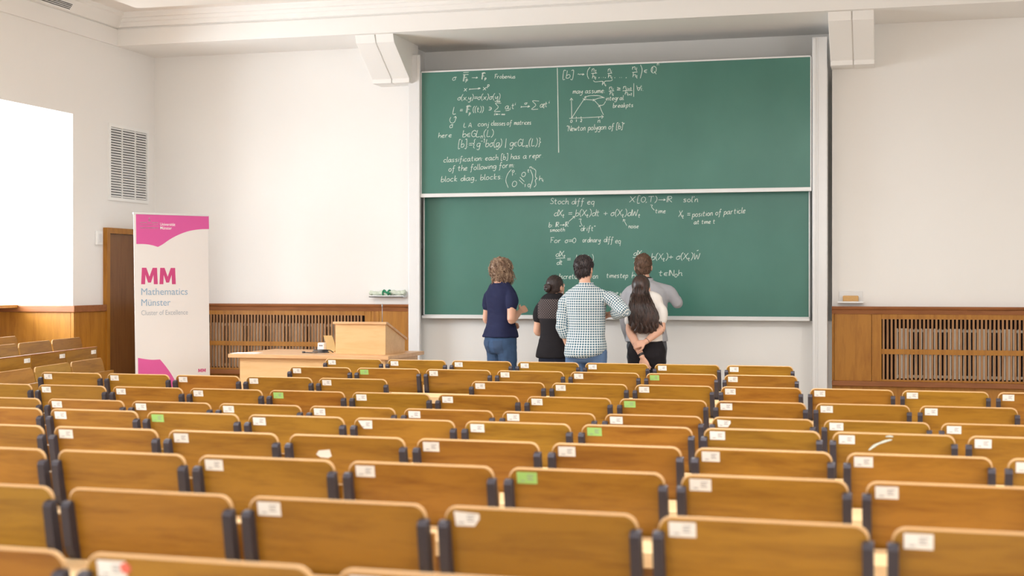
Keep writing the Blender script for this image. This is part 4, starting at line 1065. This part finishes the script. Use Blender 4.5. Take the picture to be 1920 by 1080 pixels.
class Person:
    def __init__(s, label, x, y, rz, H):
        s.t = thing('person', label, 'person', (x, y, 0), rz); s.k = H / 1.75
        s.body = MB()
    def z(s, v): return v * s.k
    def legs(s, spread=.085, wide=1.0, step=.03):
        k = s.k; s.leg = {}
        for q, yo in ((-1, -step), (1, step)):
            s.leg[q] = [(q * spread * k, 0, .90 * k, .088 * k * wide), (q * (spread + .004) * k, .004, .72 * k, .078 * k * wide), (q * (spread + .006) * k, .01 + yo * .5, .50 * k, .056 * k), (q * (spread + .008) * k, -.005 + yo, .34 * k, .055 * k), (q * (spread + .01) * k, -.01 + yo, .09 * k, .038 * k)]
            limb(s.body, s.leg[q], 22)
            x, yb = q * (spread + .01) * k, -.01 + yo
            limb(s.body, [(x, yb - .035, .035, .030), (x, yb + .05, .04, .034), (x, yb + .13, .025, .030), (x, yb + .17, .02, .02)], 12)
    def torso(s, w=1.0, d=1.0, hip=1.0):
        k = s.k
        s.tk = [(.82, .130 * hip, .095, 0, -.01), (.90, .165 * hip, .112, 0, -.015), (.98, .158 * hip, .105, 0, -.008), (1.08, .132 * w, .092, 0, 0), (1.20, .145 * w, .102, 0, .002), (1.32, .165 * w, .110, 0, .0), (1.40, .160 * w, .092, 0, -.008), (1.455, .105 * w, .066, 0, -.012), (1.49, .058, .056, 0, -.008)]
        s.tk = [(a * k, b_ * k, c * k * d, e * k, f * k) for a, b_, c, e, f in s.tk]
        column(s.body, s.tk)
    def neck_head(s, yaw=0, pitch=0, fwd=.02, hs=1.0, hz=1.628, dx=0):
        k = s.k; s.hc = V(dx, fwd, hz * k); s.hs = hs
        limb(s.body, [(0, -.012, 1.44 * k, .060), (dx * .4, -.004, 1.50 * k, .052), (dx * .9, fwd * .6 - .012, (hz - .05) * k, .052)], 10)
        s.hm = head(s.body, s.hc, hs, yaw, pitch)
    def hp(s, x, y, z): return s.hc + s.hm @ (V(x, y, z) * s.hs)
    def arm(s, side, sh, el, wr, hd, nrm, curl=.5, k=None, thumb=None):
        k = k or s.k; limb(s.body, arm_keys(sh, el, wr, k), 24); yoke(s.body, sh, k, 0)
        hand(s.body, wr, hd, nrm, .98 * k, curl, thumb if thumb is not None else 1)
    def finish_body(s, voxel=.0062):
        s.bodyo = skin_of(s.body, s.t, 'body', 'skin', voxel, 2)
        b = MB()
        for q in (-1, 1):
            b2 = MB(); b2.ellipsoid(s.hp(q * .029, .083, .004), .0125, .0125, .0125, 12, 8); o = b2.build('eye', M['white'], s.t, True)
            b3 = MB(); b3.ellipsoid(s.hp(q * .029, .0925, .004), .005, .005, .005, 10, 6); b3.build('iris', M['leather'], o, True)
    def trousers(s, mat, add=.011, top=1.0, hem=.07, fold=.004, hip=1.0, belt=True, wide=1.0):
        k = s.k; b = MB()
        for q in (-1, 1):
            L = [(x, y, z, r + add * (1.0 + .6 * (z < .5 * k))) for x, y, z, r in s.leg[q]]
            L[-1] = (L[-1][0], L[-1][1], hem * k, .055 * k); limb(b, L, 26)
        keys = [(z, rx + add, ry + add, cx, cy) for z, rx, ry, cx, cy in s.tk if z <= top * k - .03]
        z, rx, ry, cx, cy = interp([q for q in s.tk], 60)[min(range(60), key=lambda i: abs(interp([q for q in s.tk], 60)[i][0] - top * k))]
        keys.append((top * k, rx + add, ry + add, cx, cy)); keys = [(.80 * k, .11 * k, .085 * k, 0, -.01)] + keys
        column(b, keys, 18)
        for q in (-1, 1): b.ellipsoid((q * .07 * k, -.045 * k, .875 * k), .082 * k * hip, .072 * k, .085 * k)
        o = skin_of(b, s.t, 'trousers', mat, .008, 3, dict(amp=fold * 1.7, fx=8, fz=14, seed=s.k * 3))
        for q in (-1, 1):
            x, yb = s.leg[q][-1][0], s.leg[q][-1][1]; b = MB()
            b.loft([ellring((x, yb + .05, z), rx, ry, 22, 2.6) for z, rx, ry in ((0, .046, .135), (.02, .050, .142), (.045, .046, .132), (.075, .040, .09), (.10, .042, .06))])
            for v in range(len(b.v)):
                p = b.v[v]
                if p[2] > .06: b.v[v] = (p[0], p[1] - .05 * (p[2] - .06) / .04, p[2])
            me = b.mesh('shoe'); link_mesh('shoe', me, M['shoe'], s.t, True)
        s.tro = o; o.data.update()
        return o
    def bvh(s, o):
        me = o.data; return BVHTree.FromPolygons([v.co for v in me.vertices], [p.vertices for p in me.polygons])
    def patch_back(s, o, outline, name, mat, off=.002, nx=10, nz=10):
        """a thin patch lying on the back of garment o inside the quad outline [(x,z)*4: tl,tr,br,bl]"""
        t = s.bvh(o); tl, tr, br, bl = [Vector((x, z, 0)) for x, z in outline]; b = MB(); v = []; ok = True
        for j in range(nz + 1):
            for i in range(nx + 1):
                q = tl.lerp(tr, i / nx).lerp(bl.lerp(br, i / nx), j / nz); h = t.ray_cast(V(q.x, -1, q.y), V(0, 1, 0))
                v.append((h[0] if h[0] else V(q.x, 0, q.y)) + V(0, -off, 0))
        n = nx + 1; f = [(j * n + i, j * n + i + 1, (j + 1) * n + i + 1, (j + 1) * n + i) for j in range(nz) for i in range(nx)]
        b.add(v + [p + V(0, off + .001, 0) for p in v], f + [tuple(i + len(v) for i in reversed(q)) for q in f])
        return b.build(name, M[mat], s.t, True)
def strands(b, gen, n, seg=5):
    for i in range(n):
        P, r = gen(i); b.tube(P, r, seg)

def hair_cap(s, grow=.012, back=.012, up=.012, nape=-.075, wide=0, extra=()):
    """closed cap round the back and top of the skull; the face stays in front of it"""
    b = MB(); m3 = s.hm.to_3x3()
    def e(x, y, z, rx, ry, rz): b.ellipsoid(s.hp(x, y, z), rx * s.hs, ry * s.hs, rz * s.hs, 26, 18, mat=m3)
    e(0, -.010 - back, .030 + up, .074 + grow + wide, .092 + grow * .6, .086 + grow)
    e(0, -.040 - back * .5, -.012, .068 + grow * .8 + wide, .060 + grow * .5, .078)
    e(0, -.052, nape + .035, .050 + grow * .5, .040, .045)
    for q in extra: e(*q)
    return b

# ---- woman with curly shoulder-length hair, navy T-shirt and jeans
w1 = Person('person in a navy T-shirt and blue jeans with curly ash-blond hair, leftmost at the board', -3.775, 13.4, R(-33), 1.815)
w1.legs(.082, .98); w1.torso(.96, 1.0, 1.0); w1.neck_head(R(6), R(10), .02, 1.0, 1.585)
k = w1.k
shL, shR = V(-.165, -.01, 1.385) * k, V(.165, -.01, 1.385) * k
elL, wrL = V(-.215, .0, 1.12) * k, V(-.16, .20, 1.05) * k
elR, wrR = V(.200, -.05, 1.125) * k, V(.120, .13, 1.20) * k
w1.arm(-1, shL, elL, wrL, V(.5, .8, .15), V(-.6, .2, .6), .8, thumb=1)
w1.arm(1, shR, elR, wrR, V(-.1, .95, .35), V(.75, .1, .5), .9, thumb=-1)
w1.finish_body(); w1.trousers('denim', top=1.03)
b = MB(); column(b, [(.955 * k, .190 * k, .150 * k, 0, -.016), (1.0 * k, .180 * k, .136 * k, 0, -.010), (1.10 * k, .150 * k, .112 * k, 0, 0), (1.22 * k, .158 * k, .116 * k, 0, .004), (1.33 * k, .172 * k, .118 * k, 0, .002), (1.41 * k, .160 * k, .098 * k, 0, -.006), (1.452 * k, .110 * k, .075 * k, 0, -.01), (1.475 * k, .072 * k, .066 * k, 0, -.008)])
for a, e, w in ((shL, elL, wrL), (shR, elR, wrR)): limb(b, arm_keys(a, e, w, k, .013, .26), 12); yoke(b, a, k, .013 * .55)
b.ellipsoid(V(0, .075, 1.27) * k, .13 * k, .06 * k, .08 * k)
shirt = skin_of(b, w1.t, 'tshirt', 'navy', .0075, 3, dict(amp=.0075, fx=7, fz=13, seed=1))
w1.patch_back(w1.tro, [(-.135 * k, .93 * k), (-.03 * k, .925 * k), (-.035 * k, .80 * k), (-.125 * k, .81 * k)], 'pocket', 'seam', .004)
w1.patch_back(w1.tro, [(.03 * k, .925 * k), (.135 * k, .93 * k), (.125 * k, .81 * k), (.035 * k, .80 * k)], 'pocket', 'seam', .004)
b = hair_cap(w1, .022, .012, .008, -.06, .008, [(0, -.048, -.05, .092, .062, .07), (-.066, -.005, -.04, .036, .06, .08), (.066, -.005, -.04, .036, .06, .08)])
me = remesh(b, .007, 3); folds(me, .012, 34, 26, 3); hb = MB()
ht = BVHTree.FromPolygons([v.co for v in me.vertices], [p.vertices for p in me.polygons])
hv = [(v.co.copy(), v.normal.copy()) for v in me.vertices]
rnd = random.Random(11)
for i in range(330):
    p, nn = rnd.choice(hv); rel = (w1.hm.inverted() @ (p - w1.hc)) / w1.hs
    if rel.y > .055 and rel.z < .07: continue
    ln = rnd.uniform(.035, .07); turns = rnd.uniform(1.2, 2.4); rad = rnd.uniform(.006, .011); ph = rnd.uniform(0, 6.28)
    dn = V(rnd.uniform(-.25, .25), rnd.uniform(-.2, .1), -1); dn = (dn - nn * dn.dot(nn) * .85)
    dn = dn.normalized() if dn.length > .2 else V(nn.x, nn.y, 0).normalized()
    s1 = dn.cross(nn).normalized(); P = []
    for j in range(13):
        t = j / 12; a = ph + turns * 2 * PI * t
        P.append(p + nn * (.004 + .007 * t) + dn * (ln * t) + s1 * (rad * math.cos(a)) + nn * (rad * .8 * math.sin(a)))
    hb.tube(P, [.0042 * (1 - .5 * j / 12) for j in range(13)], 5)
hb.add([v.co for v in me.vertices], [tuple(p.vertices) for p in me.polygons])
hb.build('hair', M['hair_blond'], w1.t, True)

# ---- woman with a bun, black lace top
w2 = Person('person with dark hair in a bun and a black lace-backed top, second from left', -3.10, 12.88, R(-10), 1.68)
w2.legs(.08, .95); w2.torso(.93, .96, .98); w2.neck_head(R(-20), R(8), .02, .92, 1.55)
k = w2.k
shL, shR = V(-.160, -.01, 1.385) * k, V(.160, -.01, 1.385) * k
elL, wrL = V(-.205, .03, 1.11) * k, V(-.04, .20, 1.10) * k
elR, wrR = V(.200, .02, 1.11) * k, V(.05, .21, 1.14) * k
w2.arm(-1, shL, elL, wrL, V(.9, .2, .1), V(-.1, .8, .5), .7, thumb=1); w2.arm(1, shR, elR, wrR, V(-.9, .2, .1), V(.1, .8, .5), .7, thumb=-1)
w2.finish_body(); w2.trousers('denim_dark', top=1.02)
b = MB(); column(b, [(.86 * k, .196 * k, .142 * k, 0, -.012), (.93 * k, .184 * k, .132 * k, 0, -.01), (1.02 * k, .160 * k, .116 * k, 0, -.004), (1.10 * k, .148 * k, .108 * k, 0, 0), (1.22 * k, .156 * k, .114 * k, 0, .004), (1.33 * k, .170 * k, .114 * k, 0, .0), (1.41 * k, .158 * k, .096 * k, 0, -.006), (1.455 * k, .108 * k, .074 * k, 0, -.01), (1.49 * k, .068 * k, .064 * k, 0, -.008)])
for a, e, w in ((shL, elL, wrL), (shR, elR, wrR)): limb(b, arm_keys(a, e, w, k, .012, .26), 12); yoke(b, a, k, .012 * .55)
top = skin_of(b, w2.t, 'top', 'blackcloth', .0075, 3, dict(amp=.008, fx=6, fz=9, seed=2, where=lambda c: 1.2 if c.z < 1.0 else .5))
w2.patch_back(top, [(-.158 * k, 1.435 * k), (.158 * k, 1.435 * k), (.165 * k, 1.245 * k), (-.165 * k, 1.245 * k)], 'lace_yoke', 'lace', .003, 20, 14)
b = hair_cap(w2, .010, .006, .006, -.085)
me = remesh(b, .0065, 4)
for v in me.vertices:
    q = v.co - w2.hp(0, -.10, .0); v.co = v.co + v.normal * (.0018 * math.sin(math.atan2(q.x, q.z) * 34))
link_mesh('hair', me, M['hair_dark'], w2.t, True)
b = MB(); bc = w2.hp(-.004, -.118, .012); bx = (w2.hm @ V(1, 0, 0)); bzv = (w2.hm @ V(0, 0, 1)); byv = (w2.hm @ V(0, -1, 0))
b.ellipsoid(bc, .034, .028, .036, 20, 12)
for q in range(3):
    P = []
    for j in range(22):
        a = q * 2.1 + j * .3; rr = .036 - .0010 * j
        P.append(bc + bx * (rr * math.cos(a)) + bzv * (rr * 1.05 * math.sin(a)) + byv * (.004 + .0011 * j))
    b.tube(P, [.006] + [.011] * 20 + [.005], 8)
me = remesh(b, .0035, 1); link_mesh('hair_bun', me, M['hair_dark'], w2.t, True)
b = MB(); e = w2.hp(.083, -.002, -.046); b.tube([e, e + V(.002, 0, -.008), e + V(.002, 0, -.018)], [.003, .005, .003], 8); b.build('earring', M['alu'], w2.t, True)

# ---- man in the checked shirt
m3 = Person('person in a green and white checked shirt and blue jeans, right hand on the hip', -2.70, 12.42, R(-4), 1.775)
m3.legs(.092, 1.02); m3.torso(1.08, 1.05, .98); m3.neck_head(R(-14), R(6), .025, .96, 1.635, dx=-.025)
k = m3.k
shL, shR = V(-.188, -.01, 1.39) * k, V(.188, -.01, 1.40) * k
elL, wrL = V(-.212, -.03, 1.12) * k, V(-.178, .075, .905) * k
elR, wrR = V(.375, -.08, 1.265) * k, V(.175, .115, 1.225) * k
m3.arm(-1, shL, elL, wrL, V(.25, .35, -.9), V(-.9, .1, -.2), .7, thumb=1)
m3.arm(1, shR, elR, wrR, V(-.8, .35, -.15), V(.3, .8, .4), .8, thumb=-1)
m3.finish_body(); m3.trousers('denim_light', top=1.02)
b = MB(); tk = [(.845 * k, .13 * k, .13 * k, -.05 * k, -.026), (.875 * k, .172 * k, .156 * k, -.014 * k, -.026), (.93 * k, .186 * k, .154 * k, 0, -.022), (1.02 * k, .172 * k, .134 * k, 0, -.010), (1.12 * k, .164 * k, .124 * k, 0, 0), (1.24 * k, .174 * k, .126 * k, 0, .0), (1.34 * k, .186 * k, .126 * k, 0, -.002), (1.41 * k, .186 * k, .108 * k, 0, -.008), (1.455 * k, .128 * k, .082 * k, 0, -.012), (1.482 * k, .078 * k, .070 * k, 0, -.008)]
column(b, tk, 34)
ak = {}
for q, a, e, w, en, ad in ((-1, shL, elL, wrL, .66, .018), (1, shR, elR, wrR, .80, .018)):
    ak[q] = (a, e, w); K = arm_keys(a, e, w, k, ad, en); limb(b, K, 22); yoke(b, a, k, ad * .5)
    c = V(*K[-1][:3]); dd = (w - e).normalized(); limb(b, [(*(c - dd * .05), K[-1][3] + .006), (*c, K[-1][3] + .007)], 5)
me = remesh(b, .0068, 3)
def pull(c):
    f = .75
    if c.z < 1.12 * k: f = 1.3
    if c.x > .22 or c.x < -.19: f = 1.5
    return f
folds(me, .0075, 8, 12, 4, pull, .25)
uvl = me.uv_layers.new(name='weave')
def seg_uv(c, q):
    a, e, w = ak[q]; best = None; base = 0; bis = ((e - a).normalized() + (w - e).normalized()); first = (c - e).dot(bis) < 0
    for p0, p1 in ((a, e), (e, w)):
        if (p0 == a) != first:
            base += (p1 - p0).length; continue
        dd = p1 - p0; ln = dd.length; t = (c - p0).dot(dd) / ln / ln; pp = p0 + dd * t; r = (c - pp)
        if best is None or r.length < best[0]:
            fx = V(0, -1, 0); fx = (fx - dd * fx.dot(dd) / ln / ln).normalized(); fy = dd.normalized().cross(fx)
            best = (r.length, base + t * ln, math.atan2(r.dot(fy), r.dot(fx)))
        base += ln
    return best
for p in me.polygons:
    c = p.center; side = 0
    for q in (-1, 1):
        s_ = seg_uv(c, q)
        if q * c.x > .165 * k and s_[0] < .085 and s_[1] > .01: side = q
    for li in p.loop_indices:
        c = me.vertices[me.loops[li].vertex_index].co
        if side:
            d_, t_, a_ = seg_uv(c, side); uvl.data[li].uv = (a_ * .066, t_)
        else: uvl.data[li].uv = (math.atan2(c.x, -(c.y - .20)) * .34 if c.y < .1 else c.x, c.z)
shirt3 = link_mesh('shirt', me, M['check'], m3.t, True)
b = MB()
cr = [(1.462, .076, .070), (1.475, .070, .066), (1.495, .066, .063), (1.512, .063, .061)]
b.loft([ellring((0, -.010, z * k), rx + .004, ry + .004, 28, 2) for z, rx, ry in cr] + [ellring((0, -.010, z * k), rx - .001, ry - .001, 28, 2) for z, rx, ry in reversed(cr)], caps=False)
cme = b.mesh('collar'); uu = cme.uv_layers.new(name='weave')
for p in cme.polygons:
    for li in p.loop_indices:
        c = cme.vertices[cme.loops[li].vertex_index].co; uu.data[li].uv = (math.atan2(c.x, -c.y) * .07, c.z)
link_mesh('collar', cme, M['check'], m3.t, True)
m3.patch_back(m3.tro, [(.04 * k, .90 * k), (.145 * k, .905 * k), (.135 * k, .78 * k), (.045 * k, .77 * k)], 'pocket', 'denim_light', .004)
b = MB(); wd = (wrL - elL).normalized(); wc = wrL - wd * .01; x_ = wd.cross(V(0, 1, 0)).normalized(); y_ = wd.cross(x_)
ring = lambda o_, r_: [wc + wd * o_ + x_ * (r_ * math.cos(2 * PI * j / 18)) + y_ * (r_ * math.sin(2 * PI * j / 18)) for j in range(18)]
b.loft([ring(-.010, .031), ring(.010, .030), ring(.010, .0275), ring(-.010, .0285)], caps=False); wt = b.build('wrist_watch', M['black'], m3.t, True)
b = MB(); b.obox(wc - V(.031, 0, 0), V(1, 0, 0), y_, wd, .005, .016, .017); b.build('watch_case', M['alu'], wt, bevel=.003)
def short_hair(s, mat, grow, n, ln, seed, nape=-.085, extra=()):
    b = hair_cap(s, grow, .004, .008, nape, 0, extra); me = remesh(b, .006, 3); folds(me, .003, 60, 60, seed)
    hb = MB(); hb.add([v.co for v in me.vertices], [tuple(p.vertices) for p in me.polygons]); rn = random.Random(seed)
    hv = [(v.co.copy(), v.normal.copy()) for v in me.vertices]
    for i in range(n):
        p, nn = rn.choice(hv); d = V(rn.uniform(-.3, .3), rn.uniform(-.25, .25), -.9); d = (d - nn * d.dot(nn) * .9)
        if d.length < .15: d = V(rn.uniform(-1, 1), rn.uniform(-1, 1), .1)
        d.normalize(); l = ln * rn.uniform(.6, 1.2)
        hb.tube([p - nn * .002, p + d * l * .5 + nn * .004, p + d * l + nn * .002], [.0028, .0024, .0008], 4)
    return hb.build('hair', M[mat], s.t, True)
short_hair(m3, 'hair_black', .013, 700, .03, 21, -.088)

# ---- woman with long dark hair, hands held behind her back
w4 = Person('person with long dark wavy hair, white T-shirt and black trousers, hands clasped behind the back', -2.215, 12.80, R(3), 1.69)
w4.legs(.082, 1.0); w4.torso(.84, .98, 1.02); w4.neck_head(R(-4), R(14), .015, .97, 1.535, dx=-.05)
k = w4.k
shL, shR = V(-.138, -.02, 1.375) * k, V(.136, -.02, 1.375) * k
elL, wrL = V(-.148, -.10, 1.13) * k, V(-.02, -.185, .885) * k
elR, wrR = V(.150, -.10, 1.15) * k, V(.015, -.205, 1.03) * k
w4.arm(-1, shL, elL, wrL, V(.42, .05, -.9), V(-.2, -.9, -.1), .35, thumb=1)
w4.arm(1, shR, elR, wrR, V(-.92, -.1, -.28), V(.1, -.85, .45), .75, thumb=-1)
w4.finish_body(.0058); w4.trousers('blackcloth', top=1.06, fold=.004, hip=1.04)
b = MB(); column(b, [(1.03 * k, .156 * k, .118 * k, 0, -.004), (1.10 * k, .152 * k, .118 * k, 0, -.002), (1.16 * k, .158 * k, .116 * k, 0, 0), (1.24 * k, .160 * k, .116 * k, 0, .002), (1.33 * k, .158 * k, .114 * k, 0, -.002), (1.41 * k, .146 * k, .096 * k, 0, -.008), (1.452 * k, .105 * k, .075 * k, 0, -.012), (1.475 * k, .072 * k, .066 * k, 0, -.008)])
for a, e, w in ((shL, elL, wrL), (shR, elR, wrR)): limb(b, arm_keys(a, e, w, k, .016, .30), 12); yoke(b, a, k, .016 * .95)
skin_of(b, w4.t, 'tshirt', 'whitecloth', .0075, 3, dict(amp=.007, fx=7, fz=12, seed=5))
b = MB(); wd = (wrL - elL).normalized(); wc = wrL - wd * .022; x_ = wd.cross(V(0, 1, 0)).normalized(); y_ = wd.cross(x_)
for dz in (-.008, .004): b.loft([ [wc + wd * (dz + o_) + x_ * (r_ * math.cos(2 * PI * j / 18)) + y_ * (r_ * math.sin(2 * PI * j / 18)) for j in range(18)] for o_, r_ in ((-.005, .0285), (.005, .028), (.005, .025), (-.005, .025))], caps=False)
b.build('bracelet', M['black'], w4.t, True)
wd = (wrR - elR).normalized(); wc = wrR - wd * .02; x_ = wd.cross(V(0, 0, 1)).normalized(); y_ = wd.cross(x_); b = MB()
b.tube([wc + x_ * (.0275 * math.cos(2 * PI * j / 18)) + y_ * (.0275 * math.sin(2 * PI * j / 18)) for j in range(19)], .002, 6); b.build('hair_tie', M['black'], w4.t, True)
hb = hair_cap(w4, .014, .010, .006, -.09)
# hanging body of the hair, narrower at the crown and widening down the back
hc = w4.hc
keys = [(hc.z + .02, .070, .05, hc.x, hc.y - .065), (hc.z - .08, .088, .05, hc.x + .0, hc.y - .075), (hc.z - .16, .108, .045, hc.x + .015, -.125), (hc.z - .25, .130, .042, hc.x + .03, -.15), (hc.z - .33, .136, .038, hc.x + .042, -.16), (hc.z - .38, .116, .030, hc.x + .05, -.16), (hc.z - .41, .085, .02, hc.x + .045, -.155)]
column(hb, keys, 26, 2.1, 34)
me = remesh(hb, .0075, 3)
for v in me.vertices:
    c = v.co; f = max(0, min(1, (hc.z + .03 - c.z) / .3)); ph = math.sin(c.z * 38 + c.x * 14) * .05
    v.co = c + v.normal * (f * .006 * math.sin((c.x + ph * .3) * 150) + .004 * f * noise.noise(c * 30))
hb = MB(); hb.add([v.co for v in me.vertices], [tuple(p.vertices) for p in me.polygons]); rn = random.Random(5)
for i in range(260):
    u_ = rn.uniform(-1, 1); z0 = hc.z + rn.uniform(-.30, .02); z1 = hc.z - rn.uniform(.32, .425) + .05 * u_ * u_; P = []; ph = rn.uniform(0, 6.28); am = rn.uniform(.004, .011)
    for j in range(15):
        t = j / 14; z = z0 + (z1 - z0) * t; q = interp(keys, 30)[max(0, min(29, int((keys[0][0] - z) / (keys[0][0] - keys[-1][0]) * 29)))]
        ln = math.sqrt(max(0, 1 - u_ * u_))
        wv = am * t * math.sin(ph + z * 52)
        P.append(V(q[3] + q[1] * u_ * 1.0 + wv, q[4] - q[2] * ln * 1.04 - .003 + .4 * wv, z))
    hb.tube(P, [.0012] + [.0036] * 11 + [.0028, .002, .0008], 5)
for i in range(16):          # loose locks over the right shoulder
    P = []; ph = rn.uniform(0, 6.28)
    for j in range(15):
        t = j / 14; P.append(V(hc.x + .075 + .13 * t ** .8 + .012 * math.sin(ph + 8 * t) * t + rn.uniform(-.002, .002) + .010 * (i / 16), hc.y - .085 - .055 * t, hc.z - .07 - .27 * t - .006 * i * t))
    hb.tube(P, [.002] + [.004] * 12 + [.0025, .001], 5)
hb.build('hair', M['hair_long'], w4.t, True)

# ---- man in the grey jacket, writing on the board
m5 = Person('person in a light grey jacket writing on the lower board, short brown hair', -2.355, 13.62, R(0), 1.815)
m5.legs(.092, 1.02); m5.torso(1.08, 1.05, .98); m5.neck_head(R(6), R(10), .03, 1.02, dx=-.04)
k = m5.k
shL, shR = V(-.188, -.01, 1.40) * k, V(.192, .0, 1.42) * k
elL, wrL = V(-.205, -.02, 1.13) * k, V(-.19, .10, .92) * k
elR, wrR = V(.285, .02, 1.285) * k, V(.20, .28, 1.36) * k
m5.arm(-1, shL, elL, wrL, V(.1, .3, -.95), V(-.95, .1, 0), .5, thumb=1)
m5.arm(1, shR, elR, wrR, V(-.15, .95, .2), V(.3, -.2, .9), .9, thumb=-1)
m5.finish_body(); m5.trousers('greytrouser', top=1.02)
b = MB(); column(b, [(.925 * k, .204 * k, .150 * k, 0, -.016), (.98 * k, .192 * k, .138 * k, 0, -.008), (1.08 * k, .182 * k, .132 * k, 0, -.002), (1.20 * k, .190 * k, .132 * k, 0, .0), (1.32 * k, .206 * k, .130 * k, 0, -.002), (1.40 * k, .200 * k, .112 * k, 0, -.008), (1.45 * k, .142 * k, .086 * k, 0, -.012), (1.485 * k, .082 * k, .074 * k, 0, -.008)], 32)
for a, e, w, en in ((shL, elL, wrL, .97), (shR, elR, wrR, .96)): limb(b, arm_keys(a, e, w, k, .015, en), 24); yoke(b, a, k, .020 * .55)
jk = skin_of(b, m5.t, 'jacket', 'greycloth', .0075, 4, dict(amp=.007, fx=6, fz=9, seed=8))
b = MB(); cr = [(1.468, .083, .076), (1.485, .076, .070), (1.51, .070, .066), (1.52, .068, .065)]
b.loft([ellring((-.01, -.010, z * k), rx + .004, ry + .004, 28, 2) for z, rx, ry in cr] + [ellring((-.01, -.010, z * k), rx - .002, ry - .002, 28, 2) for z, rx, ry in reversed(cr)], caps=False); b.build('jacket_collar', M['greycloth'], m5.t, True)
b = MB(); b.loft([ellring((-.015, -.008, z * k), rx, rx * .97, 28, 2) for z, rx in ((1.49, .066), (1.53, .062))] + [ellring((-.015, -.008, z * k), rx - .002, rx * .97 - .002, 28, 2) for z, rx in ((1.53, .062), (1.49, .066))], caps=False); b.build('shirt_collar', M['blackcloth'], m5.t, True)
b = MB(); tip = wrR + V(-.02, .12, .02)
short_hair(m5, 'hair_brown', .009, 600, .02, 31, -.08)
hd = wrR + V(-.15, .95, .2).normalized() * .13
ch = thing('chalk_stick', 'white chalk stick held by the person in the grey jacket', 'chalk', m5.t.matrix_basis @ hd)
b = MB(); b.tube([(0, -.03, -.008), (0, .04, .012)], .005, 10); b.build('stick', M['chalk'], ch, True)
